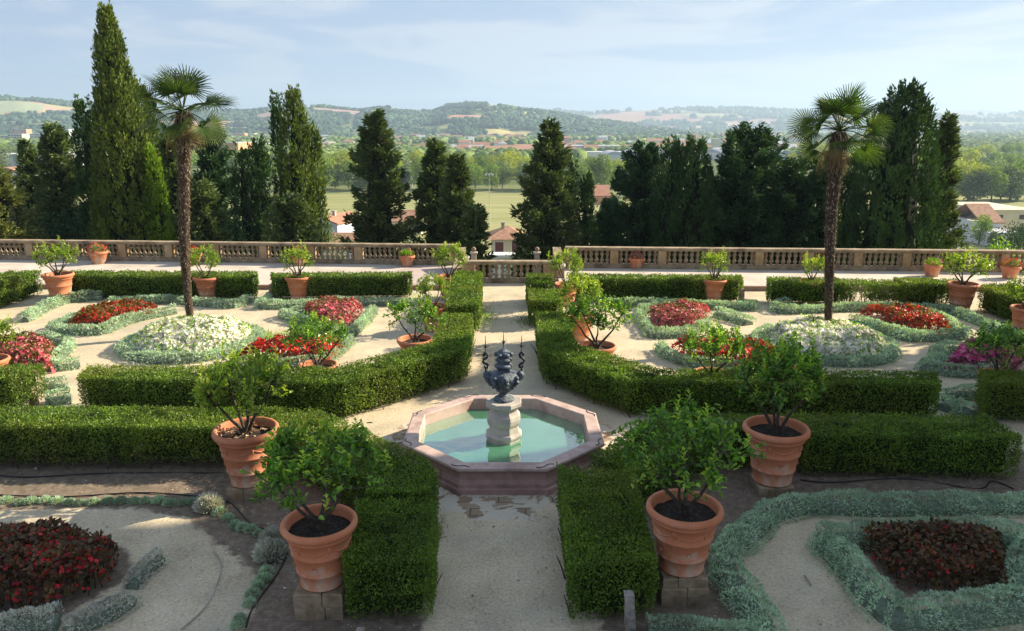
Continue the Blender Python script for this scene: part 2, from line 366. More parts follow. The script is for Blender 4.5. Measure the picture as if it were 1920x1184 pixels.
def ground_mat():
    m, t, out = mat_base('garden_gravel')
    pos = geo_pos(t)
    n1 = noise(t, 1.1, 8, .62, pos, .3); n2 = noise(t, 26, 5, .7, pos)
    sand = ramp(t, [(.30, (.32, .26, .165)), (.46, (.50, .415, .27)), (.54, (.56, .47, .31)), (.72, (.68, .595, .42))], n1)
    sand = mixc(t, .45, sand, ramp(t, [(.35, (.24, .20, .145)), (.62, (.68, .61, .46))], n2))
    n3 = noise(t, .5, 5, .6, pos)
    sand = mixc(t, ramp(t, [(.5, (0, 0, 0)), (.7, (.6, .6, .6))], n3), sand, (.33, .315, .26))
    soil = ramp(t, [(.3, (.10, .078, .056)), (.5, (.17, .135, .10)), (.75, (.30, .25, .19))], noise(t, 9, 8, .75, pos))
    a = N(t, 'ShaderNodeAttribute'); a.attribute_name = 'soil'
    ad = N(t, 'ShaderNodeMath', operation='ADD'); t.links.new(a.outputs['Fac'], ad.inputs[0])
    sb = N(t, 'ShaderNodeMath', operation='MULTIPLY_ADD'); t.links.new(noise(t, 6, 6, .7, pos), sb.inputs[0]); sb.inputs[1].default_value = .9; sb.inputs[2].default_value = -.45
    t.links.new(sb.outputs[0], ad.inputs[1])
    f = ramp(t, [(.42, (0, 0, 0)), (.60, (1, 1, 1))], ad.outputs[0])
    c = mixc(t, f, sand, soil)
    # wet broken paving round the basin
    a2 = N(t, 'ShaderNodeAttribute'); a2.attribute_name = 'pave'
    br = N(t, 'ShaderNodeTexBrick'); br.inputs['Scale'].default_value = 1.25; br.inputs['Color1'].default_value = (.22, .155, .105, 1)
    br.inputs['Color2'].default_value = (.33, .25, .17, 1); br.inputs['Mortar'].default_value = (.10, .085, .07, 1); br.inputs['Mortar Size'].default_value = .012
    t.links.new(pos, br.inputs[0])
    n4 = noise(t, 2.1, 7, .62, pos, .8)
    plaster = ramp(t, [(.49, (0, 0, 0)), (.52, (1, 1, 1))], n4)
    pv = mixc(t, plaster, br.outputs[0], (.50, .46, .37))
    ad2 = N(t, 'ShaderNodeMath', operation='ADD'); t.links.new(a2.outputs['Fac'], ad2.inputs[0])
    sb2 = N(t, 'ShaderNodeMath', operation='MULTIPLY_ADD'); t.links.new(noise(t, 2.4, 6, .7, pos), sb2.inputs[0]); sb2.inputs[1].default_value = 1.1; sb2.inputs[2].default_value = -.55
    t.links.new(sb2.outputs[0], ad2.inputs[1])
    f2 = ramp(t, [(.5, (0, 0, 0)), (.56, (1, 1, 1))], ad2.outputs[0])
    c = mixc(t, f2, c, pv)
    # cracks and damp marks
    vo = N(t, 'ShaderNodeTexVoronoi', feature='DISTANCE_TO_EDGE'); vo.inputs['Scale'].default_value = 1.15
    nv = noise(t, 3, 5, .7, pos); mv = mixc(t, .3, pos, nv, 'ADD'); t.links.new(mv, vo.inputs[0])
    ck = ramp(t, [(0, (.90, .90, .90)), (.012, (1, 1, 1))], vo.outputs[0])
    c = mixc(t, 1.0, c, ck, 'MULTIPLY')
    p = N(t, 'ShaderNodeBsdfPrincipled'); p.inputs['Roughness'].default_value = .92; p.inputs['Specular IOR Level'].default_value = .2
    t.links.new(c, p.inputs['Base Color'])
    hsum = N(t, 'ShaderNodeMath', operation='MULTIPLY_ADD'); t.links.new(n2, hsum.inputs[0]); hsum.inputs[1].default_value = .4; t.links.new(noise(t, 5, 8, .7, pos), hsum.inputs[2])
    b = N(t, 'ShaderNodeBump'); b.inputs['Strength'].default_value = .35; b.inputs['Distance'].default_value = .025
    t.links.new(hsum.outputs[0], b.inputs['Height']); t.links.new(b.outputs[0], p.inputs['Normal'])
    t.links.new(p.outputs[0], out.inputs[0]); return m
M['ground'] = ground_mat()
M['terrace'] = surf('terrace_gravel', [(.40, .35, .29), (.50, .45, .38), (.56, .52, .45)], .9, 9, .92, .3, 30, contrast=(.3, .72))
M['kerb'] = surf('kerb_stone', [(.26, .17, .13), (.36, .25, .19)], 3, 6, .85, .3, 20)
M['slab'] = surf('terrace_slabs', [(.36, .30, .27), (.46, .39, .35)], 2, 6, .85, .2, 20)

# ------------------------------------------------------------------ ground
def inpoly(X, Y, poly):
    r = np.zeros(X.shape, bool); n = len(poly)
    for i in range(n):
        x0, y0 = poly[i]; x1, y1 = poly[(i + 1) % n]
        if y0 == y1: continue
        c = ((y0 > Y) != (y1 > Y)) & (X < (x1 - x0) * (Y - y0) / (y1 - y0) + x0)
        r ^= c
    return r
def dist_poly(X, Y, poly, closed=True):
    d = np.full(X.shape, 1e9); n = len(poly)
    for i in range(n if closed else n - 1):
        ax, ay = poly[i]; bx, by = poly[(i + 1) % n]
        vx, vy = bx - ax, by - ay
        t = np.clip(((X - ax) * vx + (Y - ay) * vy) / (vx * vx + vy * vy + 1e-12), 0, 1)
        d = np.minimum(d, np.hypot(X - ax - t * vx, Y - ay - t * vy))
    return d
def px(pts, z=0): return [at(x, y, z) for x, y in pts]
SOILS = [
    [(-12, 9.9), (-7.4, 10.15), (-5.4, 10.2), (-4.6, 9.9), (-3.9, 9.2), (-3.25, 8.6), (-2.95, 7.6), (-3.2, 6.6), (-3.2, 5), (-1.0, 5), (-1.0, 9), (-4, 12.5), (-12, 12.6)],
    [(1.0, 5), (1.0, 10), (2.6, 12.3), (12, 12.3), (12, 10.1), (4.0, 10.05), (2.6, 8.6), (2.8, 7.3), (2.6, 5)],
    px([(-40, 1190), (-40, 1010), (120, 1000), (240, 1030), (250, 1080), (110, 1160)]),
    px([(1590, 1010), (1890, 1010), (1900, 1110), (1690, 1120)]),
]
gx = np.concatenate([np.arange(-60, -18, 2.0), np.arange(-18, 17, .12), np.arange(17, 62, 2.0)])
gy = np.concatenate([np.arange(-8, 4, 1.0), np.arange(4, 27.4, .12)])
GX, GY = np.meshgrid(gx, gy)
soil = np.zeros(GX.shape)
for p_ in SOILS:
    d = dist_poly(GX, GY, p_); i_ = inpoly(GX, GY, p_)
    soil = np.maximum(soil, np.clip(.5 + np.where(i_, d, -d) * 2.2, 0, 1))
pave = np.clip(1.0 - np.abs(np.hypot(GX + .14, (GY - 12.3)) - 1.9) / .9, 0, 1) * .8
pave = np.maximum(pave, np.clip(1 - np.hypot((GX + .14) / 1.3, (GY - 10.2) / .9), 0, 1) * 1.0)
GZ = (fbm(GX * 1.3, GY * 1.3, 4, 3) - .5) * .03 + soil * (fbm(GX * 6, GY * 6, 3, 9) - .4) * .05
mb = MB(); ny, nx = GX.shape
idx = np.arange(nx * ny).reshape(ny, nx)
Fq = np.stack([idx[:-1, :-1], idx[:-1, 1:], idx[1:, 1:], idx[1:, :-1]], -1).reshape(-1, 4)
mb.add(np.stack([GX, GY, GZ], -1), Fq, smooth=True)
g_ = mb.obj('garden_ground', M['ground']); kind(g_, 'structure')
for nm, arr in (('soil', soil), ('pave', pave)):
    a_ = g_.data.attributes.new(nm, 'FLOAT', 'POINT'); a_.data.foreach_set('value', arr.astype(np.float32).ravel())
# raised terrace: kerb riser and gravel, split by the central landing
def bal_y(x): return 29.85 - .052 * (x + 3.0) + (0 if x < 0 else -.0)
def kerb_y(x): return 25.75 - .012 * x
for x0, x1, nm in ((-60, -1.9, 0), (1.65, 60, 1)):
    xs = np.linspace(x0, x1, 30)
    mb = MB()
    poly = [(x, kerb_y(x)) for x in xs] + [(x, bal_y(x) + .5) for x in xs[::-1]]
    mb.prism(poly, -1.2, .15)
    kind(mb.obj('terrace', M['terrace']), 'structure')
    mb = MB(); poly = [(x, kerb_y(x) - .14) for x in xs] + [(x, kerb_y(x) - .003) for x in xs[::-1]]
    mb.prism(poly, -.1, .154); kind(mb.obj('terrace_kerb', M['kerb']), 'structure')
mb = MB(); mb.prism([(-5.6, 25.85), (-3.0, 25.83), (-1.95, 29.2), (-4.0, 29.25)][:4], .1, .155)
kind(mb.obj('paving', M['slab']), 'structure')

# hillside falling to the valley, and the valley floor
VZ = -24.0
def slope_z(y): 
    t = np.clip((y - 28.0) / 110.0, 0, 1)
    return -1.3 + (VZ + 1.3) * (t * t * (3 - 2 * t)) ** .75
hx = np.concatenate([np.linspace(-9000, -300, 30), np.linspace(-280, 280, 80), np.linspace(300, 9000, 30)])
hy = np.concatenate([np.linspace(27.3, 150, 60), np.linspace(160, 700, 60), np.geomspace(720, 12000, 50)])
HX, HY = np.meshgrid(hx, hy)
HZ = slope_z(HY) + (fbm(HX / 9, HY / 9, 4, 5) - .5) * np.clip((HY - 30) / 20, 0, 1) * np.clip((200 - HY) / 100, 0, 1) * 1.5
def meadow_mat():
    m, t, out = mat_base('valley_grass')
    pos = geo_pos(t)
    mpg = N(t, 'ShaderNodeMapping'); mpg.inputs['Scale'].default_value = (1, 3.2, 1); t.links.new(pos, mpg.inputs[0])
    c = ramp(t, [(.3, (.19, .22, .08)), (.5, (.27, .28, .12)), (.72, (.36, .34, .17))], noise(t, .03, 8, .6, mpg.outputs[0]))
    sp = N(t, 'ShaderNodeSeparateXYZ'); t.links.new(pos, sp.inputs[0])
    mr = N(t, 'ShaderNodeMapRange'); mr.inputs[1].default_value = 120; mr.inputs[2].default_value = 160; t.links.new(sp.outputs[1], mr.inputs[0])
    c = mixc(t, mr.outputs[0], ramp(t, [(.35, (.05, .065, .02)), (.65, (.13, .13, .05))], noise(t, .25, 6, .6, pos)), c)
    mr2 = N(t, 'ShaderNodeMapRange'); mr2.inputs[1].default_value = 330; mr2.inputs[2].default_value = 420; t.links.new(sp.outputs[1], mr2.inputs[0])
    c2 = ramp(t, [(.35, (.06, .10, .03)), (.55, (.12, .15, .06)), (.7, (.26, .24, .14))], noise(t, .006, 7, .6, pos))
    c = mixc(t, mr2.outputs[0], c, c2)
    p = N(t, 'ShaderNodeBsdfPrincipled'); p.inputs['Roughness'].default_value = .95; p.inputs['Specular IOR Level'].default_value = .1
    t.links.new(c, p.inputs['Base Color']); t.links.new(p.outputs[0], out.inputs[0]); return m
M['valley'] = meadow_mat()
mb = MB(); ny, nx = HX.shape; idx = np.arange(nx * ny).reshape(ny, nx)
mb.add(np.stack([HX, HY, HZ], -1), np.stack([idx[:-1, :-1], idx[:-1, 1:], idx[1:, 1:], idx[1:, :-1]], -1).reshape(-1, 4), smooth=True)
kind(mb.obj('valley_terrain', M['valley']), 'structure')


# ------------------------------------------------------------------ box hedges
def poly_area(p): return .5 * sum(p[i][0] * p[(i + 1) % len(p)][1] - p[(i + 1) % len(p)][0] * p[i][1] for i in range(len(p)))
def hedge(poly, h, label, dens=None, size=None, z0=0.0, gap=0.0, sprigs=0, thin=False, group=None):
    """clipped box hedge: core in the tone of inner shade, stems below, a skin of small leaves on top and sides"""
    poly = [tuple(p) for p in poly]
    if poly_area(poly) < 0: poly = poly[::-1]
    P = np.array(poly); cen = P.mean(0); dist = max(6.0, cen[1])
    if size is None: size = .028 + .0015 * max(0, dist - 8)
    if dens is None: dens = 2.0 / (size * size * .55 * .5)*.5
    n = len(poly); mb = MB()
    # core (inset)
    ins = .13
    def inset(d):
        q = []
        for i in range(n):
            a = P[i - 1]; b = P[i]; c = P[(i + 1) % n]
            e1 = (b - a) / np.linalg.norm(b - a); e2 = (c - b) / np.linalg.norm(c - b)
            n1 = np.array([-e1[1], e1[0]]); n2 = np.array([-e2[1], e2[0]])
            k = (n1 + n2) / (1 + n1 @ n2); q.append(tuple(b + k * d))
        return q
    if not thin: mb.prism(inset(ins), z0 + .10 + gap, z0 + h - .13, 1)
    # stems
    x0, y0 = P.min(0); x1, y1 = P.max(0)
    ar = abs(poly_area(poly)); ns = int(ar * (14 if not thin else 26))
    k = 0
    while k < ns:
        x, y = rng.uniform(x0, x1), rng.uniform(y0, y1)
        if not inpoly(np.array([x]), np.array([y]), poly)[0]: ns -= .2; continue
        k += 1
        top = z0 + (.3 + gap if not thin else rng.uniform(.4, .9) * h)
        dx, dy = rng.normal(size=2) * .06
        mb.tube([(x, y, z0 - .02), (x + dx, y + dy, (z0 + top) / 2), (x + dx * 2.2, y + dy * 2.2, top)], [.012, .009, .006], 4, 2, False)
    # leaves on top
    def emit(Q, nor, nn, spread):
        up = np.array([0, 0, 1.0])
        D = unit(nor * .55 + rng.normal(size=(nn, 3)) * .75)
        Nr = unit(nor * .8 + rng.normal(size=(nn, 3)) * .55)
        sz = size * rng.uniform(.7, 1.35, nn)
        V, F = leaves(Q, D, Nr, sz, sz * .62)
        mb.add(V, F, 0)
    dk = .55 if thin else 1.0
    nt = int(ar * dens * 1.15 * dk)
    m_ = int(nt * 1.0 * (x1 - x0) * (y1 - y0) / ar) + 10
    X = rng.uniform(x0, x1, m_); Y = rng.uniform(y0, y1, m_); ok = inpoly(X, Y, poly); X = X[ok]; Y = Y[ok]
    und = (fbm(X * 1.4, Y * 1.4, 3, 11) - .5) * .035
    hole = fbm(X * 5, Y * 5, 3, 31)
    Z = z0 + h + und - .03 + (.006 - np.abs(rng.normal(size=len(X))) * .04) - np.clip(.42 - hole, 0, 1) * .35
    edge = dist_poly(X, Y, poly); Z -= np.clip(.03 - edge, 0, .03) * .5
    emit(np.stack([X, Y, Z], 1), np.array([0, 0, 1.0]), len(X), 1)
    # sides
    for i in range(n):
        a = P[i]; b = P[(i + 1) % n]; e = b - a; ln = np.linalg.norm(e); e = e / ln; no = np.array([e[1], -e[0], 0])
        if thin: zz0 = .1
        else: zz0 = .05 + gap * .6
        ns_ = int(ln * (h - zz0) * dens * dk * (1.0 if no[1] < .6 else .35))
        s_ = rng.uniform(0, ln, ns_); z = z0 + zz0 + (h - zz0) * rng.uniform(0, 1, ns_) ** .85
        bul = (fbm(s_ * 2.2 + i * 17, z * 2.2, 3, 21) - .5) * .06 + - np.abs(rng.normal(size=ns_)) * .055 + .012
        lo = np.clip((z0 + .26 + gap - z) / .26, 0, 1); keep = rng.random(ns_) > lo * (.55 if not thin else .2)
        hole = fbm(s_ * 3.5 + i * 7, z * 3.5, 3, 41)
        if thin: keep &= hole > .47
        bul -= np.clip(.42 - hole, 0, 1) * .4
        bul -= lo * .05
        Q = np.stack([a[0] + e[0] * s_ + no[0] * bul, a[1] + e[1] * s_ + no[1] * bul, z], 1)[keep]
        emit(Q, no, len(Q), 1)
    if thin:
        nv = int(ar * h * dens * 6); X = rng.uniform(x0, x1, nv); Y = rng.uniform(y0, y1, nv); Z = z0 + rng.uniform(.15, h, nv)
        ok = inpoly(X, Y, poly) & (fbm(X * 4, Z * 4, 3, 3) > .50 - .2 * (Z / h - .5)); Q = np.stack([X, Y, Z], 1)[ok]
        emit(Q, rand_dirs(len(Q)), len(Q), 1)
    # young upright shoots
    ns_ = int(ar * 30) + sprigs
    if sprigs:
        X = rng.normal(cen[0], .25, sprigs * 3); Y = rng.normal(cen[1], .2, sprigs * 3); ok = inpoly(X, Y, poly); X = X[ok]; Y = Y[ok]
        for x, y in zip(X, Y):
            k = 7; zz = z0 + h + np.arange(k) * .022; ang = rng.uniform(0, 6.28, k)
            Q = np.stack([np.full(k, x), np.full(k, y), zz], 1); D = np.stack([np.cos(ang) * .5, np.sin(ang) * .5, np.full(k, .8)], 1)
            V, F = leaves(Q, D, rand_dirs(k), size * 1.3, size * .7); mb.add(V, F, 0, .9)
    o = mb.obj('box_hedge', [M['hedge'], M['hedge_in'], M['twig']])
    tag(o, label, 'hedge', group); return o

G1 = 'clipped box hedges of the parterre'
hedge([(-11.5, 12.4), (-11.5, 11.5), (-6.15, 11.47), (-6.15, 12.37)], .80, 'long sunlit box hedge at the left edge, in front of the left hedge gap', gap=.07, group=G1)
hedge([(-6.1, 12.37), (-6.1, 11.47), (-4.2, 11.47), (-4.0, 12.35)], .79, 'short box hedge directly left of the left terracotta pot that holds dry leaves', gap=.09, group=G1)
hedge([(-3.95, 12.35), (-3.95, 11.75), (-1.95, 9.60), (-1.9, 9.22), (-1.12, 9.22), (-1.02, 9.75), (-1.24, 10.28), (-3.25, 12.28)], .79, 'shaded diagonal box hedge between the front left pot and the fountain', sprigs=8, group=G1)
hedge([(-1.96, 8.92), (-1.84, 7.50), (-.88, 7.52), (-.96, 8.92)], .84, 'dark shaded box hedge block beside the near path, right of the front left pot', group=G1)
hedge([(.66, 10.07), (.63, 7.46), (1.6, 7.6), (1.68, 9.84)], .80, 'dark shaded box hedge block beside the near path, left of the front right pot', group=G1)
hedge([(1.15, 10.50), (1.74, 9.95), (3.3, 11.5), (4.55, 11.5), (4.55, 12.15), (2.5, 12.2)], .74, 'diagonal box hedge between the fountain and the front right lemon tree', group=G1)
hedge([(4.6, 12.1), (4.6, 11.2), (7.88, 11.06), (7.84, 12.02)], .79, 'long shaded box hedge with small sun patches on top, right of the second right pot', group=G1)
hedge([(-8.46, 14.71), (-8.25, 13.87), (-3.13, 13.63), (-.98, 15.82), (-.92, 16.55), (-1.72, 16.55), (-1.8, 16.4), (-2.2, 15.95), (-3.6, 14.6)], .80, 'long box hedge left of the fountain that turns diagonally and shows a sunlit face', group=G1)
hedge([(-1.75, 16.6), (-.94, 16.6), (-1.0, 18.95), (-1.75, 19.1)], .82, 'box hedge along the left of the far path, nearest straight block behind the diagonal turn', group=G1)
hedge([(-1.78, 19.95), (-.86, 19.88), (-.98, 24.7), (-1.84, 24.9)], .84, 'long box hedge along the left of the far path, ending at the central balustrade', group=G1)
hedge([(.61, 16.6), (.66, 15.75), (1.5, 14.6), (2.2, 13.75), (7.95, 13.55), (8.24, 14.3), (2.9, 14.5), (1.45, 16.2), (1.4, 16.6)], .80, 'long dark box hedge right of the fountain that turns diagonally towards the far path', group=G1)
hedge([(.62, 19.3), (.61, 16.65), (1.4, 16.65), (1.38, 19.25)], .80, 'box hedge with striped shadows on its top along the right of the far path', group=G1)
hedge([(.5, 22.2), (.47, 20.6), (1.36, 20.6), (1.43, 22.1)], .80, 'short pale topped box hedge block right of the far path, second from the balustrade', group=G1)
hedge([(.48, 24.3), (.45, 22.8), (1.2, 22.8), (1.3, 24.26)], .86, 'small bright green box hedge block at the far end of the path on its right', group=G1)
hedge([(-12.0, 14.75), (-12.0, 13.87), (-9.48, 13.87), (-9.37, 14.75)], .80, 'box hedge end with sunlit right face and leaning stake, left of the left hedge gap', gap=.03, group=G1)
hedge([(9.1, 14.3), (8.75, 13.5), (12, 13.35), (12, 14.2)], .84, 'dark box hedge end behind a leaning stake, right of the right hedge gap', group=G1)
hedge([(-14.9, 24.3), (-8.15, 24.0), (-8.4, 24.95), (-15.1, 25.1)], .80, 'far box hedge behind the left palm with a sunlit end at the terrace opening', group=G1)
hedge([(-7.65, 23.98), (-3.25, 24.2), (-3.3, 24.9), (-7.84, 24.7)], .80, 'far box hedge between the left terrace opening and the path side lemon pots', group=G1)
hedge([(-16.5, 25.0), (-16.4, 14.9), (-15.6, 14.9), (-15.55, 25.0)], .82, 'box hedge with bright sunlit face running forward along the far left side of the garden', group=G1)
hedge([(1.9, 24.6), (1.9, 23.8), (7.2, 23.55), (7.35, 24.3)], .80, 'far box hedge between the path and the right terrace opening, stake at its end', group=G1)
hedge([(8.15, 24.1), (7.9, 23.25), (10.2, 23.1), (10.3, 24.0)], .78, 'short box hedge behind the pot left of the right palm, beside the right terrace opening', gap=.04, group=G1)
hedge([(10.3, 24.0), (10.2, 23.1), (12.0, 22.95), (12.05, 23.85)], .74, 'sparse gappy box hedge showing its stems, right of the right palm trunk', thin=True, group=G1)
hedge([(12.05, 23.85), (12.0, 22.95), (13.1, 22.85), (13.2, 23.8)], .80, 'compact box hedge piece between two sparse pieces near the far right corner pot', group=G1)
hedge([(13.2, 23.8), (13.1, 22.9), (13.9, 22.85), (14.0, 23.8)], .76, 'narrow sparse box hedge bit left of the far right corner pot', thin=True, group=G1)
hedge([(14.6, 22.9), (14.0, 22.6), (14.4, 15.2), (15.3, 15.2), (15.3, 22.9)], .80, 'dark box hedge running forward along the far right side of the garden', group=G1)
hedge([(.95, 6.95), (.95, 6.4), (2.15, 6.4), (2.2, 6.9)], .32, 'low green hedge top at the bottom edge right of the near path', group=G1)

# ------------------------------------------------------------------ silver cushion borders
def border(pts, label, w=.30, h=.26, mat='santolina', z0=0.0, dens=1.0, closed=False, group='low silver santolina borders', name='santolina_border'):
    P = [Vector((x, y, 0)) for x, y in pts]
    if closed: P.append(P[0].copy())
    # resample
    Q = [P[0]]
    for a, b in zip(P, P[1:]):
        m_ = max(1, int((b - a).length / .12))
        for i in range(1, m_ + 1): Q.append(a.lerp(b, i / m_))
    A = np.array([(q.x, q.y) for q in Q]); n = len(A)
    for _ in range(4): 
        B = A.copy(); B[1:-1] = (A[:-2] + 2 * A[1:-1] + A[2:]) / 4; A = B
    T = np.gradient(A, axis=0); T = T / np.maximum(np.linalg.norm(T, axis=1, keepdims=True), 1e-6); Nn = np.stack([T[:, 1], -T[:, 0]], 1)
    s = np.arange(n) * .12
    wv = w * (.85 + .35 * fbm(s * 1.5, s * 0 + A[0, 0], 3, 5)); hv = h * (.8 + .4 * fbm(s * 1.8, s * 0 + A[0, 1], 3, 6))
    mb = MB(); k = 7; V = []
    for j in range(k):
        t = math.pi * j / (k - 1)
        V.append(np.stack([A[:, 0] + Nn[:, 0] * wv * .33 * math.cos(t), A[:, 1] + Nn[:, 1] * wv * .33 * math.cos(t), z0 - .02 + hv * .6 * math.sin(t) ** .7], 1))
    V = np.stack(V, 1).reshape(-1, 3)
    F = [(i * k + j, i * k + j + 1, (i + 1) * k + j + 1, (i + 1) * k + j) for i in range(n - 1) for j in range(k - 1)]
    F.append(tuple(range(k))); F.append(tuple(range((n - 1) * k, n * k)))
    mb.add(V, F, 1)
    cy = max(7, A[:, 1].mean()); size = .042 + .0022 * (cy - 7)
    L_ = n * .12; nn = int(L_ * (w + 2 * h) * 1.9 / (size * size * .30) * .72 * dens)
    si = rng.uniform(0, n - 1.001, nn); i0 = si.astype(int); fr = (si - i0)[:, None]
    c = A[i0] * (1 - fr) + A[i0 + 1] * fr; nr = Nn[i0]
    t = rng.uniform(0, math.pi, nn)
    clump = .70 + .60 * fbm(c[:, 0] * 6 + np.cos(t) * 2, c[:, 1] * 6 + t, 3, 8)
    ww = wv[i0] * .5 * clump; hh = hv[i0] * clump
    Pp = np.stack([c[:, 0] + nr[:, 0] * ww * np.cos(t), c[:, 1] + nr[:, 1] * ww * np.cos(t), z0 + hh * np.sin(t) ** .7 - .02], 1)
    No = np.stack([nr[:, 0] * np.cos(t), nr[:, 1] * np.cos(t), np.sin(t) * .9 + .25], 1)
    D = unit(No + rng.normal(size=(nn, 3)) * .6)
    sz = size * rng.uniform(.7, 1.3, nn)
    Vv, Ff = leaves(Pp - D * sz[:, None] * .35, D, rand_dirs(nn), sz, sz * .34, .1)
    mb.add(Vv, Ff, 0)
    # end caps
    o = mb.obj(name, [M[mat], M['santolina_in']]); tag(o, label, 'low border', group); return o
def tuft(x, y, r, h, mat, label, cat='plant', group=None, name='santolina_clump', blades=None):
    mb = MB(); nn = int((blades or 260) * 2.4)
    d = rand_dirs(nn); d[:, 2] = np.abs(d[:, 2]); Pp = np.stack([x + d[:, 0] * r * .55, y + d[:, 1] * r * .55, d[:, 2] * h * .5], 1)
    D = unit(d + np.array([0, 0, .5]) + rng.normal(size=(nn, 3)) * .25)
    sz = rng.uniform(.6, 1.1, nn) * max(r, .1) * .5
    V, F = leaves(Pp, D, rand_dirs(nn), sz, sz * .22, .1); mb.add(V, F, 0)
    o = mb.obj(name, [M[mat]]); tag(o, label, cat, group); return o

border(px([(46, 599), (84, 577), (126, 561), (192, 557)], .1), 'silver border curving in front of the corner pot at far left', h=.3)
border(px([(205, 566), (320, 563), (440, 573), (467, 560)], .1), 'silver border in front of the far left hedge, behind the left palm')
border(px([(511, 552), (484, 575), (620, 568), (776, 567)], .1), 'silver border from the left terrace opening to the path side pots')
border(px([(330, 582), (246, 598), (190, 622), (92, 618), (130, 600), (170, 588)], .1), 'silver border round the red flower bed left of the left palm', h=.28)
border(px([(20, 640), (88, 633), (132, 645), (112, 668), (84, 690), (150, 682)], .1), 'silver border round the pink flower bed at the left edge', h=.28)
border(px([(86, 724), (124, 723)], .1), 'small silver strip in the left hedge gap, upper one')
border(px([(86, 752), (134, 746)], .1), 'small silver strip in the left hedge gap, lower one', h=.3, w=.45)
border(px([(590, 590), (560, 583), (524, 590), (590, 606), (600, 622), (660, 626), (700, 582)], .1), 'silver border round the pink flower bed right of the left palm')
border(px([(430, 682), (560, 684), (612, 676), (655, 636)], .1), 'silver border along the red flower bed behind the long left hedge')
border(px([(1140, 569), (1184, 570), (1280, 571), (1421, 577), (1390, 566)], .1), 'silver border in front of the far right hedge, left of the right terrace opening')
border(px([(1480, 566), (1448, 573), (1462, 583), (1600, 577), (1776, 579), (1838, 603), (1930, 640)], .1), 'silver border sweeping from the right terrace opening past the right palm to the corner pot')
border(px([(1250, 572), (1195, 585), (1220, 628), (1290, 624), (1330, 604)], .1), 'silver border round the pink flower bed left of the right palm')
border(px([(1345, 586), (1405, 604)], .1), 'short silver border at the right end of the pink bed left of the right palm', w=.5)
border(px([(1236, 648), (1255, 668), (1310, 684), (1390, 690)], .1), 'silver border along the left of the red bed behind the long right hedge')
border(px([(1590, 602), (1622, 605), (1703, 634), (1815, 630), (1760, 598), (1700, 580)], .1), 'silver border round the orange red bed right of the right palm', h=.3)
border(px([(1800, 652), (1757, 655), (1765, 675), (1730, 690), (1790, 698), (1870, 698)], .1), 'silver border round the magenta flower bed at the right edge', h=.28, w=.42)
border(px([(1762, 742), (1834, 737)], .1), 'small silver strip in the right hedge gap, upper one')
border(px([(1764, 762), (1780, 755), (1822, 775)], .1), 'small silver strip in the right hedge gap, lower one', w=.45)
border(px([(1990, 944), (1920, 943), (1640, 946), (1490, 942), (1440, 962), (1352, 1040), (1372, 1085), (1425, 1150), (1445, 1200), (1450, 1240)], .12), 'long blue green santolina border curving from the right edge round the front right pot', w=.44, h=.27)
border(px([(1215, 1178), (1310, 1178), (1420, 1188)], .12), 'short blue green santolina border at the bottom edge below the front right pot', w=.3, h=.25)
border(px([(1542, 1008), (1700, 996), (1900, 1004), (1960, 1010), (1920, 1060), (1940, 1130), (1800, 1148), (1680, 1160), (1610, 1080)], .12), 'blue green santolina frame round the dark red bed at bottom right', w=.48, h=.3, closed=True)
border(px([(300, 1040), (272, 1062), (245, 1092)], .1), 'short grey santolina border at the right end of the dark red bed at bottom left', w=.24, h=.2, mat='santolina_dry')
border(px([(245, 1115), (200, 1150), (120, 1178)], .1), 'grey santolina border at the lower right of the dark red bed at bottom left', w=.3, h=.2, mat='santolina_dry')
border(px([(110, 1160), (50, 1170), (-60, 1172)], .1), 'pale grey santolina border along the front of the dark red bed at bottom left', w=.4, h=.24, mat='santolina_dry')
CL = [(12, 943), (38, 946), (58, 944), (85, 942), (108, 943), (130, 946), (150, 948), (175, 946), (202, 944), (226, 943), (252, 944), (272, 943), (297, 943), (318, 947), (343, 946), (362, 945),
      (410, 964), (427, 975), (441, 988), (455, 993), (470, 997), (486, 1005), (500, 1075), (494, 1090), (484, 1102), (474, 1117), (468, 1135), (450, 1165), (446, 1176)]
for i, (x, y) in enumerate(CL):
    a = at(x, y); tuft(a[0], a[1], rng.uniform(.09, .13), .12, 'santolina', 'small silver green santolina clump in the sparse row between soil and gravel at bottom left', group='sparse santolina clumps', blades=150)
for (x, y, r, lab) in [(392, 955, .24, 'large grey santolina clump where the sparse row bends, left of the front left pot'), (512, 1020, .22, 'grey santolina clump leaning against the front left pot, upper one'), (508, 1045, .25, 'big pale grey santolina clump at the left foot of the front left pot')]:
    a = at(x, y); tuft(a[0], a[1], r, .3, 'santolina_dry', lab, blades=420)

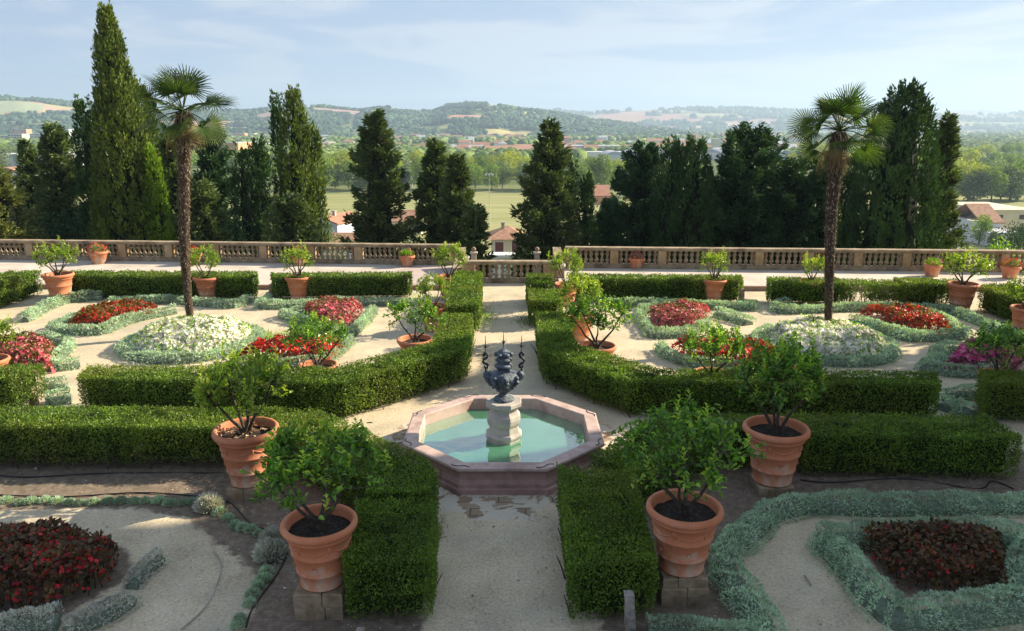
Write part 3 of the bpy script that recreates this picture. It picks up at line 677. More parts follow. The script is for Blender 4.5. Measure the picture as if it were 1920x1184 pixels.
# ------------------------------------------------------------------ flower beds
def bed(poly, h, lab, leafm, flm, fl=40, dens=700, lsize=.06, fsize=.035, edge=.35, zfl=1.0, cat='flower bed', group=None, prof=None, flow_h=.0, pos_bias=None):
    poly = [tuple(p) for p in poly]
    if poly_area(poly) < 0: poly = poly[::-1]
    cen = np.array(poly).mean(0)
    r = thing('flower_bed', lab, cat, (cen[0], cen[1], 0), group)
    P = np.array(poly); x0, y0 = P.min(0); x1, y1 = P.max(0); ar = abs(poly_area(poly))
    def samp(nn):
        X = rng.uniform(x0, x1, int(nn * (x1 - x0) * (y1 - y0) / ar) + 5); Y = rng.uniform(y0, y1, len(X)); ok = inpoly(X, Y, poly); X = X[ok]; Y = Y[ok]
        e = np.clip(dist_poly(X, Y, poly) / edge, 0, 1)
        H = h * (1 - (1 - e) ** 2) ** .5 * (.72 + .5 * fbm(X * 3.2, Y * 3.2, 3, 13))
        return X, Y, H, e
    X, Y, H, e = samp(ar * dens)
    Z = H * rng.uniform(.35, 1, len(X)) ** .5 + .03
    nn = len(X); D = unit(rng.normal(size=(nn, 3)) * [1, 1, .5] + [0, 0, .45])
    sz = lsize * rng.uniform(.6, 1.3, nn)
    mb = MB(); V, F = leaves(np.stack([X, Y, Z], 1), D, unit(rand_dirs(nn) + [0, 0, 1.2]), sz, sz * .7); mb.add(V, F)
    # stems
    X2, Y2, H2, _ = samp(ar * 40)
    for x, y, hh in zip(X2, Y2, H2):
        mb.tube([(x, y, 0), (x + rng.normal() * .03, y + rng.normal() * .03, hh * .85)], [.008, .004], 3, 1, False)
    mb.obj('foliage', [M[leafm], M['hedge_in']], r)
    # blossoms: small open flowers of four petals
    X, Y, H, e = samp(ar * fl)
    if pos_bias is not None:
        k = rng.random(len(X)) < pos_bias(X, Y); X = X[k]; Y = Y[k]; H = H[k]
    cnt = len(X); mb = MB(); Z = H * rng.uniform(.72, 1.04, cnt) + flow_h
    # face outwards
    gx_ = np.stack([X - cen[0], Y - cen[1], np.full(cnt, .9)], 1); Nn = unit(unit(gx_) + rng.normal(size=(cnt, 3)) * .5 + [.1, -.2, .35])
    A = unit(np.cross(Nn, rand_dirs(cnt))); B = np.cross(Nn, A)
    sc = fsize * rng.uniform(.75, 1.3, cnt); rv = rng.random(cnt)
    P0 = np.stack([X, Y, Z], 1)
    for k in range(4):
        d = A * math.cos(k * 1.57) + B * math.sin(k * 1.57)
        V, F = leaves(P0, unit(d + Nn * .35), Nn, sc * (1.0 if k % 2 else .8), sc * .95, .05); mb.add(V, F, 0, rv)
    mb.obj('blossoms', [M[flm]], r)
    return r
def mound(c, rx, ry, n=28): return [(c[0] + rx * math.cos(2 * math.pi * k / n), c[1] + ry * math.sin(2 * math.pi * k / n)) for k in range(n)]
cL = (-8.15, 18.95); cR = (7.85, 18.7)
PALM_L = at(357, 598, .45); PALM_R = at(1550, 606, .45)
for c, lab, lab2 in ((cL, 'round mound of white flowers at the foot of the left palm', 'silver ring border round the white flowers under the left palm'), (cR, 'round mound of white flowers at the foot of the right palm', 'silver ring border round the white flowers under the right palm')):
    bed(mound(c, 1.50, 1.55), .56, lab, 'begleaf', 'whitefl', fl=1000, dens=850, lsize=.065, fsize=.055, edge=1.0, group='white flower mounds')
    border(mound(c, 1.60, 1.66, 24), lab2, w=.36, h=.24, closed=True)
RB = 'red flower beds'; PB = 'pink flower beds'
bed(px([(128, 608), (205, 610), (240, 592), (300, 580), (268, 570), (200, 576), (150, 590)], .15), .34, 'red and bronze flower bed left of the left palm', 'redleaf', 'red', fl=420, dens=800, lsize=.08, fsize=.05, edge=.25)
bed(px([(-70, 692), (98, 690), (104, 655), (70, 640), (-60, 650)], .15), .45, 'pink flower bed with green and bronze leaves at the left edge', 'redleaf', 'pink', fl=380, dens=800, lsize=.08, fsize=.055, edge=.3)
bed(px([(566, 583), (585, 598), (625, 612), (655, 606), (682, 580), (620, 574)], .15), .48, 'pink flower bed between the left palm and the path side lemon pots', 'redleaf', 'pink', fl=480, dens=700, lsize=.07, fsize=.05, edge=.25)
bed(px([(437, 674), (560, 679), (615, 674), (645, 648), (590, 645), (500, 655)], .15), .48, 'bright red flower bed behind the long left hedge, partly hidden by a lemon tree', 'bronzeleaf', 'red', fl=480, dens=700, lsize=.07, fsize=.055, edge=.25)
bed(px([(1212, 588), (1240, 613), (1300, 613), (1333, 583), (1270, 578)], .15), .44, 'pink flower bed left of the right palm', 'redleaf', 'pink', fl=480, dens=700, lsize=.07, fsize=.05, edge=.25)
bed(px([(1258, 650), (1290, 672), (1400, 688), (1492, 686), (1440, 660), (1330, 650)], .15), .48, 'bright red flower bed behind the long right hedge under a lemon tree', 'bronzeleaf', 'red', fl=480, dens=700, lsize=.07, fsize=.055, edge=.25)
bed(px([(1600, 594), (1640, 600), (1720, 626), (1785, 622), (1735, 595), (1680, 584)], .15), .48, 'orange red flower bed right of the right palm', 'redleaf', 'red', fl=480, dens=750, lsize=.075, fsize=.05, edge=.25)
bed(px([(1770, 690), (1905, 696), (1925, 665), (1850, 656), (1795, 660)], .15), .5, 'magenta flower bed at the right edge under a lemon tree', 'bronzeleaf', 'magenta', fl=480, dens=700, lsize=.07, fsize=.055, edge=.3)
bed(px([(-70, 1158), (95, 1150), (205, 1100), (228, 1052), (150, 1025), (60, 1020), (-60, 1030)], .0), .46, 'dark leaved red flower bed at bottom left in the shade', 'bronzeleaf', 'deepred', fl=330, dens=1500, lsize=.075, fsize=.034, edge=.3)
bed(px([(1608, 1020), (1690, 1110), (1885, 1118), (1872, 1022), (1740, 1010)], .0), .38, 'dark bronze leaved flower bed with few red blossoms at bottom right', 'bronzeleaf', 'deepred', fl=110, dens=1600, lsize=.075, fsize=.034, edge=.3)

# grass and weeds
def grass(cx, cy, rx, ry, n, h=.1, mat='begleaf', lab='patch of low grass and weeds', z0=0):
    X = rng.normal(cx, rx * .5, n); Y = rng.normal(cy, ry * .5, n)
    D = unit(rng.normal(size=(n, 3)) * .5 + [0, 0, 1]); sz = h * rng.uniform(.5, 1.2, n)
    mb = MB(); V, F = leaves(np.stack([X, Y, np.full(n, z0)], 1), D, rand_dirs(n), sz, sz * .16, .1); mb.add(V, F)
    return kind(mb.obj('grass', [M[mat]]), 'stuff', lab, 'grass')
a = at(500, 636); grass(a[0], a[1], .7, .7, 900, lab='patch of low green weeds right of the left white flower mound')
a = at(905, 596); grass(a[0], a[1], .35, 1.2, 500, lab='grass at the foot of the left path hedge')
a = at(984, 602); grass(a[0], a[1], .3, 1.0, 500, .08, 'hedge', lab='weeds at the foot of the right path hedge')
a = at(820, 1000); grass(a[0], a[1], .10, .45, 260, .06, 'hedge', lab='weeds at the foot of the near left hedge block')

# loose stones, grit and fallen leaves on paths and soil
def litter():
    n = 9000; X = rng.uniform(-8, 8.5, n); Y = 6.2 + 12 * rng.random(n) ** 1.6
    gate = fbm(X * 1.1, Y * 1.1, 3, 51); k = (gate > .42) & (np.hypot(X + .14, Y - 12.3) > 1.95); X = X[k]; Y = Y[k]; n = len(X)
    r_ = rng.uniform(.003, .011, n) * (1 + (rng.random(n) > .97) * 1.2)
    O = np.array([(1, 0, 0), (0, 1, 0), (-1, 0, 0), (0, -1, 0), (0, 0, .7), (0, 0, -.3)]); Fo = np.array([(0, 1, 4), (1, 2, 4), (2, 3, 4), (3, 0, 4), (1, 0, 5), (2, 1, 5), (3, 2, 5), (0, 3, 5)])
    V = (np.stack([X, Y, np.full(n, .012)], 1)[:, None] + O[None] * r_[:, None, None] * rng.uniform(.6, 1.3, (n, 6, 1))).reshape(-1, 3)
    mb = MB(); mb.add(V, (Fo[None] + np.arange(n)[:, None, None] * 6).reshape(-1, 3), 0, np.repeat(rng.random(n), 8)); kind(mb.obj('gravel', [M['pebble']]), 'stuff', 'loose grit and small stones on the paths', 'gravel')
    n = 1500; X = rng.uniform(-8, 8.5, n); Y = 6.2 + 14 * rng.random(n) ** 1.4; k = (fbm(X * .9, Y * .9, 3, 57) > .5) & (np.hypot(X + .14, Y - 12.3) > 1.9); X = X[k]; Y = Y[k]; n = len(X)
    V, F = leaves(np.stack([X, Y, np.full(n, .02)], 1), unit(rng.normal(size=(n, 3)) * [1, 1, .12]), unit(rand_dirs(n) * .25 + [0, 0, 1]), rng.uniform(.02, .05, n), .018, .2)
    mb = MB(); mb.add(V, F); kind(mb.obj('fallen_leaves', [M['leaflitter']]), 'stuff', 'dry fallen leaves scattered on the ground', 'leaves')
M['pebble'] = leafmat('pebbles', [(.13, .11, .085), (.36, .32, .26), (.62, .58, .5)], .0, .9, 3, .2)
litter()

# ------------------------------------------------------------------ pots and lemon trees
def pot_mesh(deco=True, n=48):
    mb = MB()
    prof = [(.255, 0), (.272, .012), (.268, .03), (.262, .036), (.300, .20), (.312, .208), (.312, .226), (.303, .234), (.345, .44), (.358, .450), (.358, .470), (.348, .480),
            (.378, .655), (.405, .668), (.412, .690), (.402, .708), (.420, .722), (.448, .735), (.462, .765), (.458, .800), (.440, .822), (.416, .826), (.398, .812), (.392, .77), (.375, .68), (.30, .60)]
    mb.lathe(prof, n=n, mi=0, cap=False)
    if deco:
        for k in range(6):
            a0 = k * math.pi / 3; pts = []
            for j in range(9):
                t = j / 8; a = a0 + t * math.pi / 3; z = .615 - .075 * math.sin(t * math.pi); r = .345 + (z - .44) * .15
                pts.append((r * math.cos(a), r * math.sin(a), z))
            mb.tube(pts, [.004, .008, .010, .012, .013, .012, .010, .008, .004], 6, 0)
            r = .362; c = (r * math.cos(a0), r * math.sin(a0), .60)
            mb.lathe([(.002, .045), (.018, .03), (.022, 0), (.017, -.03), (.010, -.055), (.002, -.07)][::-1], c, 8, 0, cap=False)
            am = a0 + math.pi / 6; r = .325
            d = Vector((math.cos(am), math.sin(am), .15)); c = Vector((r * math.cos(am), r * math.sin(am), .34))
            u = Vector((-math.sin(am), math.cos(am), 0)); 
            mb.tube([c - d * .02, c + d * .008], [.034, .026], 10, 0)
    return mb
SOIL_Z = .70
def soil_mesh(dry=False):
    mb = MB(); n = 24; V = [(0, 0, SOIL_Z + .03)]
    for ring, r in enumerate((.1, .2, .3, .383)):
        for k in range(n):
            a = 2 * math.pi * k / n; V.append((r * math.cos(a), r * math.sin(a), SOIL_Z + .02 * (1 - ring / 3) + rng.normal() * .008))
    F = [(0, 1 + k, 1 + (k + 1) % n) for k in range(n)]
    for ring in range(3):
        for k in range(n):
            a = 1 + ring * n + k; b = 1 + ring * n + (k + 1) % n; F.append((a, a + n, b + n, b))
    mb.add(V, F, 0, smooth=True)
    if dry:
        X = rng.normal(-.08, .14, 140); Y = rng.normal(.05, .13, 140); k = np.hypot(X, Y) < .36; X = X[k]; Y = Y[k]
        Vv, Ff = leaves(np.stack([X, Y, SOIL_Z + .03 + rng.uniform(0, .05, len(X))], 1), unit(rng.normal(size=(len(X), 3)) * [1, 1, .25]), unit(rand_dirs(len(X)) * .4 + [0, 0, 1]), .08, .05); mb.add(Vv, Ff, 1)
    return mb
def lemon_crown(cw, ch, n_cl=70, seed=1, lean=(0, 0), sparse=1.0, leafsize=.078, per=22):
    """returns (wood MB, leaf MB); crown ellipsoid above the pot rim, base of trunk at soil level"""
    r_ = np.random.default_rng(seed)
    wood = MB(); lf = MB()
    z0 = SOIL_Z; zc = z0 + .26 + ch * .48
    limbs = []
    nl = 4 + seed % 2
    for k in range(nl):
        a = 2 * math.pi * (k + r_.uniform(-.25, .25)) / nl + seed
        p0 = Vector((r_.normal() * .03, r_.normal() * .03, z0 - .03)); p1 = Vector((math.cos(a) * .09 + lean[0] * .1, math.sin(a) * .09, z0 + .16))
        p2 = Vector((math.cos(a) * cw * .22 + lean[0] * .4, math.sin(a) * cw * .22 + lean[1] * .4, z0 + .16 + ch * .28)); p3 = Vector((math.cos(a) * cw * .36 + lean[0], math.sin(a) * cw * .36 + lean[1], z0 + .24 + ch * (.45 + .2 * r_.random())))
        pts = [p0, p1, p2, p3]; limbs += [p1.lerp(p2, .5), p2, p2.lerp(p3, .5), p3]
        wood.tube([p0, p1, p1.lerp(p2, .55) + Vector(r_.normal(size=3) * .015), p2, p3], [.032, .026, .02, .016, .009], 7)
    wood.tube([(0, 0, z0 - .04), (0, 0, z0 + .06), (.01, 0, z0 + .14)], [.072, .055, .035], 9)
    for k in range(n_cl):
        d = Vector(r_.normal(size=3)).normalized()
        if d.z < -.55: d.z = -d.z
        rr = r_.uniform(.55, 1.0) ** .6
        bump = 1 + .22 * math.sin(d.x * 5 + seed) * math.cos(d.y * 4 + seed * 2)
        c = Vector((lean[0] + d.x * cw * .5 * rr * bump, lean[1] + d.y * cw * .5 * rr * bump, zc + d.z * ch * .5 * rr * bump))
        q = min(limbs, key=lambda v: (v - c).length)
        mid = q.lerp(c, .5) + Vector((0, 0, -.03)) + Vector(r_.normal(size=3) * .02)
        wood.tube([q, mid, c], [.009, .006, .003], 4, 0, False)
        m_ = int(per * r_.uniform(.6, 1.3)); t = r_.uniform(.25, 1.12, m_)[:, None]
        Q0 = np.array(q); C0 = np.array(c); Mi = np.array(mid)
        Pp = (1 - t) ** 2 * Q0 + 2 * t * (1 - t) * Mi + t * t * C0 + r_.normal(size=(m_, 3)) * .042
        ax = (C0 - Q0) / (np.linalg.norm(C0 - Q0) + 1e-6)
        D = unit(r_.normal(size=(m_, 3)) * .75 + ax * .5 + np.array([0, 0, .28]))
        sz = leafsize * r_.uniform(.6, 1.25, m_)
        V, F = leaves6(Pp, D, unit(r_.normal(size=(m_, 3)) * .55 + [0, 0, 1.0]), sz, sz * .5)
        young = r_.random() < .18
        rv = r_.random(m_) * (1 if young else .72) + (.2 if young else 0)
        lf.add(V, F, 0, np.concatenate([rv, rv]))
        if r_.random() < .28:           # young upright shoot
            k2 = 8; tt = np.arange(k2) / k2; top = C0 + np.array([r_.normal() * .02, r_.normal() * .02, .17])
            Pp = C0 + (top - C0) * tt[:, None]; an = np.arange(k2) * 2.4
            D = unit(np.stack([np.cos(an), np.sin(an), np.full(k2, .9)], 1)); V, F = leaves6(Pp, D, unit(rand_dirs(k2) * .3 + [0, 0, 1]), leafsize * .8, leafsize * .36)
            lf.add(V, F, 0, .97)
    return wood, lf
protos = {}
def make_lemon(key, cw, ch, seed, mat='lemon', dry=False, deco=True, **kw):
    r = thing('potted_lemon_tree', key, 'potted tree', (0, 0, 0), 'lemon trees in terracotta pots')
    pot_mesh(deco).obj('terracotta_pot', [M['terracotta']], r)
    soil_mesh(dry).obj('soil', [M['soil'], M['leaflitter']], r)
    w_, l_ = lemon_crown(cw, ch, seed=seed, **kw)
    w_.obj('trunk', [M['bark']], r); l_.obj('crown', [M[mat]], r)
    return r
def plinth(x, y, z, label, s=.30, rz=0):
    mb = MB(); r = np.random.default_rng(int(abs(x * 100)))
    hh = z / max(1, round(z / .14)); k = max(1, round(z / .14))
    for i in range(k):
        a = s * (1 - .02 * i) + .01 * (i % 2)
        cut = r.uniform(-.1, .1)
        mb.box((-a, -a, i * hh - (.05 if i == 0 else 0)), (cut - .004, a, (i + 1) * hh - .006), 0, .012); mb.box((cut + .004, -a * .98, i * hh - (.05 if i == 0 else 0)), (a, a * .98, (i + 1) * hh - .004), 0, .014)
    o = mb.obj('stone_plinth', [M['stone']], off=(0, 0, 0)); o.location = (x, y, 0); o.rotation_euler = (0, 0, rz); tag(o, label, 'plinth', 'stone plinths under the pots'); return o
# key, base px (bottom centre front of pot), plinth height, scale, crown dims, seed
TREES = [
 ((597, 1110), .33, .93, 1.42, 1.0, 3, 'lemon', 'bushy lemon tree in the front left terracotta pot, beside the near path', dict(n_cl=80, per=22, leafsize=.085)),
 ((1285, 1082), .36, .96, 1.48, 1.15, 4, 'lemon', 'tall lemon tree in the front right terracotta pot, beside the near path', dict(n_cl=92, per=22, lean=(-.08, .0))),
 ((460, 914), .20, 1.04, 1.40, 1.05, 5, 'lemon_lit', 'lemon tree with dry leaves in its pot, second from the front on the left', dict(n_cl=90, per=21, dry=True)),
 ((1456, 912), .17, 1.06, 1.42, 1.25, 6, 'lemon', 'large dark lemon tree in the second pot on the right, by the shaded long hedge', dict(n_cl=95, per=22)),
]
made = []
for (bp, ph, sc, cw, ch, sd, mt, lab, kw) in TREES:
    x, y = at(bp[0], bp[1], ph); y += .22
    r = make_lemon(lab, cw / sc, ch / sc, sd, mt, **kw); r.location = (x, y, ph + .002); r.scale = (sc, sc, sc); made.append(r)
    plinth(x, y, ph, 'stone block plinth under the ' + ('front left pot' if sd == 3 else 'front right pot' if sd == 4 else 'second left pot' if sd == 5 else 'second right pot'), .27)
# source trees for the rest
srcA = make_lemon('x', 1.30, .82, 9, 'lemon_lit', n_cl=62, per=18, deco=False)
srcB = make_lemon('x', 1.25, .95, 10, 'lemon_lit', n_cl=70, per=18, deco=False)
srcC = make_lemon('x', 1.45, .90, 12, 'lemon', n_cl=75, per=20, deco=False)
srcD = make_lemon('x', 1.0, .75, 15, 'lemon_lit', n_cl=42, per=16, deco=False)
def edgez(px_, py_, wpx):
    d = at(px_, py_, 0); return d
# (rim centre x, rim y, rim width px), plinth z, source, rot, label ; position solved from rim height
REST = [
 (778, 636, 70, srcC, .4, 1.0, 'lemon tree in a pot whose rim shows behind the diagonal left hedge', .02),
 (596, 684, 76, srcC, 2.2, 1.1, 'dark spreading lemon tree in front of the red bed left of the fountain', .0),
 (1120, 648, 74, srcC, 3.9, 1.18, 'broad lemon tree in the pot just behind the diagonal turn of the right hedge', .0),
 (1335, 700, 72, srcC, 5.1, 1.08, 'dark lemon tree in front of the red bed behind the long right hedge', .0),
 (1876, 702, 72, srcC, 1.3, 1.08, 'dark lemon tree over the magenta bed at the right edge', .0),
 (1926, 577, 58, srcA, .9, 1.0, 'lemon tree cut by the right edge in a pot by the side hedge', .1),
 (1806, 532, 57, srcA, 2.0, 1.05, 'wide lemon tree in the far right corner pot', .06),
 (1522, 526, 50, srcD, .3, 1.0, 'small lemon tree in the pot just left of the right palm trunk', .02),
 (1339, 524, 50, srcD, 4.0, 1.12, 'lemon tree in the pot just left of the right terrace opening', .02),
 (1062, 532, 46, srcB, 2.9, 1.1, 'upright lemon tree in the last pot on the right of the far path', .0),
 (1088, 590, 56, srcB, 5.6, 1.1, 'lemon tree in the middle pot on the right of the far path', .0),
 (842, 518, 50, srcB, 1.9, 1.05, 'bright lemon tree in the tall pot on the left of the far path', .0),
 (812, 574, 50, srcB, .2, .95, 'lemon tree in the middle pot on the left of the far path', .0),
 (558, 519, 50, srcD, 5.0, 1.2, 'lemon tree in the pot right of the left terrace opening', .02),
 (386, 520, 49, srcB, 3.3, 1.0, 'lemon tree in the pot right of the left palm trunk', .02),
 (108, 514, 56, srcA, 5.5, 1.0, 'wide lemon tree in the corner pot at far left', .08),
 (-22, 674, 70, srcA, .0, 1.1, 'sunlit lemon tree cut by the left edge over the pink bed', .0),
]
for i, (cx, cy, wpx, src, rz, cs, lab, pz) in enumerate(REST):
    # rim is about .9 m across: distance from its apparent width
    zr = pz + .81 * .97
    x, y = at(cx, cy, zr); sc = wpx * math.hypot(y, CAMH - zr) * .985 / FPX / .92
    sc = min(max(sc, .85), 1.12); zr = pz + .81 * sc; x, y = at(cx, cy, zr)
    r = dup(src, (x, y, pz), rz, sc, lab)
    for ch in r.children:
        if ch.name.startswith('crown') or ch.name.startswith('trunk'):
            ch.scale = (cs, cs, cs); ch.location = (0, 0, SOIL_Z * (1 - cs))
    plinth(x, y, max(pz, .02), 'plinth under the ' + ' '.join(lab.split()[:13]), .28 * sc)
def remove(r):
    for c in list(r.children): bpy.data.objects.remove(c)
    bpy.data.objects.remove(r)
for s_ in (srcA, srcB, srcC, srcD): remove(s_)
# grass growing in the pot right of the left palm
# geranium pots on the terrace
def small_pot(x, y, z, s, label, fl='red', dry=False):
    r = thing('flower_pot', label, 'flower pot', (x, y, z), 'flower pots on the terrace')
    mb = MB(); mb.lathe([(.20, 0), (.21, .01), (.275, .30), (.30, .33), (.315, .335), (.325, .36), (.32, .42), (.30, .435), (.28, .42), (.27, .36), (.0, .36)], n=28, cap=False)
    V = [(x, y, z)]
    o = mb.obj('terracotta_pot', [M['terracotta']], off=(0, 0, 0)); o.parent = r
    nn = 420; d = rand_dirs(nn); d[:, 2] = abs(d[:, 2]); rr = rng.uniform(.4, 1, nn)[:, None]
    P = d * rr * [.30, .30, .24] + [0, 0, .42]; mb = MB(); sz = rng.uniform(.04, .075, nn)
    V, F = leaves(P, unit(d + rand_dirs(nn) * .7), unit(rand_dirs(nn) * .6 + [0, 0, 1]), sz, sz * .75); mb.add(V, F)
    o = mb.obj('foliage', [M['begleaf'] if dry else M['park_c']], off=(0, 0, 0)); o.parent = r
    nn = 60 if not dry else 15; d = rand_dirs(nn); d[:, 2] = abs(d[:, 2]); P = d * [.30, .30, .28] + [0, 0, .44]; mb = MB()
    for k in range(3):
        V, F = leaves(P, unit(rand_dirs(nn)), d, .045, .04); mb.add(V, F)
    o = mb.obj('blossoms', [M[fl]], off=(0, 0, 0)); o.parent = r
    r.scale = (s, s, s)
    return r
TZ = .152
for (cx, by, wpx, lab, fl, dry) in [
  (187, 494, 35, 'terracotta flower pot with red blooms on the terrace left of the left palm', 'red', False),
  (578, 488, 32, 'terracotta flower pot on the terrace behind the lemon tree by the left opening', 'pink', False),
  (392, 484, 30, 'terrace flower pot with red blooms behind the tree right of the left palm', 'red', False),
  (764, 499, 31, 'terracotta flower pot with green plant on the terrace nearest the path, left side', 'pink', True),
  (1193, 504, 29, 'terracotta flower pot on the terrace nearest the path, right side', 'pink', False),
  (1545, 508, 30, 'terracotta flower pot with red bloom on the terrace behind the right palm trunk', 'red', False),
  (1752, 520, 33, 'terracotta flower pot with a leaning cane on the terrace at far right', 'pink', True),
  (1899, 524, 34, 'terracotta flower pot with reddish plant at the right edge of the terrace', 'red', False)]:
    x, y = at(cx, by, TZ); y = min(y + .2, bal_y(x) - .52); s = wpx * (y + 1) / FPX / .65
    r = small_pot(x, y, TZ, s, lab, fl, dry)
    if 'cane' in lab:
        mb = MB(); mb.tube([(0.1, 0, .38), (.24, .02, .95)], [.012, .01], 6); o = mb.obj('cane', [M['whitestone']], off=(0, 0, 0)); o.parent = r
# white stone urn by the stair wall
x, y = at(868, 505, TZ)
mb = MB(); mb.lathe([(.15, 0), (.16, .05), (.09, .09), (.08, .15), (.17, .25), (.24, .40), (.27, .47), (.25, .49), (.2, .45)], (x, y, TZ), 20, cap=True)
tag(mb.obj('stone_urn', [M['whitestone']]), 'pale stone urn standing on the terrace behind the tall left path pot', 'urn')
# stakes
def stake(pxb, pyb, h, w, lean, label, mat='wood', z=0):
    x, y = at(pxb, pyb, z); mb = MB(); k = 6; V = []
    for i in range(k + 1):
        t = i / k; ww = w * (1 - .12 * t) * (1 + .06 * math.sin(i * 2.3)); zz = z - .05 + (h + .05) * t
        V += [(x + lean * t - ww / 2, y - ww / 2, zz), (x + lean * t + ww / 2, y - ww / 2, zz), (x + lean * t + ww / 2, y + ww / 2, zz), (x + lean * t - ww / 2, y + ww / 2, zz)]
    F = [(i * 4 + j, i * 4 + (j + 1) % 4, (i + 1) * 4 + (j + 1) % 4, (i + 1) * 4 + j) for i in range(k) for j in range(4)]
    V += [(x + lean - w * .25, y - w * .2, z + h + .02), (x + lean + w * .25, y - w * .2, z + h + .03), (x + lean + w * .2, y + w * .2, z + h + .025), (x + lean - w * .2, y + w * .2, z + h + .02)]
    b = k * 4; F += [(b + j, b + (j + 1) % 4, b + 4 + (j + 1) % 4, b + 4 + j) for j in range(4)] + [(b + 4, b + 5, b + 6, b + 7), (3, 2, 1, 0)]
    mb.add(V, F); tag(mb.obj('stake', [M[mat]]), label, 'stake', 'old stakes at the hedge ends')
stake(1184, 1215, .66, .11, -.05, 'weathered wooden stake with white top in front of the near right hedge block')
stake(677, 1212, .2, .09, .0, 'short grey stake at the bottom edge in front of the near left hedge block')
stake(66, 760, .36, .13, -.04, 'leaning stone stake set in the sunlit hedge end at left', 'stone')
stake(1838, 776, .42, .13, .03, 'leaning stone stake at the right side of the right hedge gap', 'stone')
stake(511, 562, .50, .14, 0, 'dark stone stake at the hedge end right of the left terrace opening', 'stone')
stake(1390, 572, .50, .13, 0, 'stone stake at the hedge end left of the right terrace opening', 'stone')
stake(1450, 570, .55, .13, 0, 'stone stake at the hedge end right of the right terrace opening', 'stone')
# irrigation hoses
def hose(pts, label, r=.011, mat='hose'):
    P = [Vector((*at(a, b), .02 + .01 * math.sin(i * 1.7))) for i, (a, b) in enumerate(pts)]
    Q = []
    for i in range(len(P) - 1):
        a, b = P[i], P[i + 1]; p = P[max(0, i - 1)]; q = P[min(len(P) - 1, i + 2)]
        for k in range(6):
            t = k / 6; Q.append(.5 * ((2 * a) + (b - p) * t + (2 * p - 5 * a + 4 * b - q) * t * t + (3 * a - p - 3 * b + q) * t ** 3))
    Q.append(P[-1]); mb = MB(); mb.tube(Q, r, 6); tag(mb.obj('irrigation_hose', [M[mat]]), label, 'hose')
hose([(-20, 892), (60, 898), (180, 890), (330, 888), (420, 890)], 'thin black irrigation hose along the foot of the left long hedge')
hose([(-20, 930), (120, 935), (260, 926), (370, 932), (430, 945), (470, 985), (520, 1000)], 'black irrigation hose beside the sparse clumps leading to the front left pot')
hose([(540, 1040), (520, 1080), (490, 1120), (470, 1150), (462, 1180)], 'black irrigation hose running down left of the front left pot')
hose([(1500, 902), (1560, 908), (1700, 900), (1830, 918), (1860, 905), (1900, 920)], 'looping black irrigation hose at the foot of the shaded right long hedge')
hose([(400, 1035), (415, 1060), (410, 1090), (385, 1140), (340, 1184)], 'pale dry stem lying across the gravel at bottom left', .009, 'whitestone')
hose([(1508, 1082), (1513, 1090), (1521, 1100)], 'small dry twig on the gravel left of the bottom right bed', .009, 'wood')

# ------------------------------------------------------------------ fountain
FC = Vector((-.14, 12.3, 0))
ft = thing('fountain', 'octagonal pink stone fountain basin with green water and a lead vase on a pale pillar', 'fountain', FC)
def octp(r): return [(r * math.cos(math.radians(22.5 + 45 * k)), r * math.sin(math.radians(22.5 + 45 * k))) for k in range(8)]
A8 = math.radians(22.5)
RO, RI = 1.775, 1.525
mb = MB(); mb.lathe([(RI, -.1), (RI, .405), (RI + .012, .42), (RO - .03, .42), (RO, .41), (RO + .006, .38), (RO - .012, .355), (RO - .055, .345)], n=8, ang=A8, mi=0, smooth=False, cap=False)
o = mb.obj('rim', [M['pinkstone']], off=(0, 0, 0)); o.parent = ft
mb = MB(); mb.lathe([(RO - .05, .348), (RO - .075, .32), (RO - .075, .20), (RO - .05, .155), (RO - .02, .145), (RO - .02, .09), (RO + .035, .08), (RO + .035, -.05)], n=8, ang=A8, smooth=False, cap=False)
o = mb.obj('basin_wall', [M['redstone']], off=(0, 0, 0)); o.parent = ft
mb = MB(); mb.lathe([(.05, .215), (.7, .215), (RI - .002, .215)], n=8, ang=A8, smooth=False, cap=False); o = mb.obj('water', [M['water']], off=(0, 0, 0)); o.parent = ft
mb = MB()
for k in range(8):          # curved iron clamps across the joints
    a = math.radians(22.5 + 45 * k); rm = (RO + RI) / 2 + .03; pts = []
    for j in range(9):
        t = (j / 8 - .5) * .30; b = a + t / rm; rr = rm + .03 * math.sin(j / 8 * 6.28)
        pts.append((rr * math.cos(b), rr * math.sin(b), .421))
    mbk = MB(); mbk.tube(pts, .009, 6); o = mbk.obj('clamp', [M['iron']], off=(0, 0, 0)); o.parent = ft
mb = MB(); PZ = .10
prof = [(.33, 0), (.33, .12), (.335, .16), (.365, .18), (.375, .215), (.35, .245), (.31, .26), (.30, .31), (.285, .37), (.31, .39), (.335, .44), (.345, .50), (.33, .56), (.29, .60), (.27, .64), (.28, .68), (.345, .72), (.365, .74), (.365, .795), (.35, .81), (.05, .812)]
mb.lathe([(r * .88, z + PZ) for r, z in prof], n=8, ang=A8, smooth=False, cap=True); o = mb.obj('pillar', [M['whitestone']], off=(0, 0, 0)); o.parent = ft
VZ0 = PZ + .812
vase = MB()
vp = [(.185, 0), (.19, .02), (.175, .045), (.12, .075), (.085, .10), (.075, .13), (.10, .15), (.14, .17), (.155, .21), (.175, .25), (.23, .31), (.275, .38), (.27, .44), (.22, .485), (.13, .51), (.105, .53), (.125, .56), (.165, .60), (.15, .63), (.11, .65), (.13, .68), (.155, .71), (.12, .74), (.10, .76), (.125, .79), (.13, .83), (.095, .865), (.05, .885), (.03, .90)]
vase.lathe([(r * .94, z) for r, z in vp], (0, 0, VZ0), 24, wob=.03)
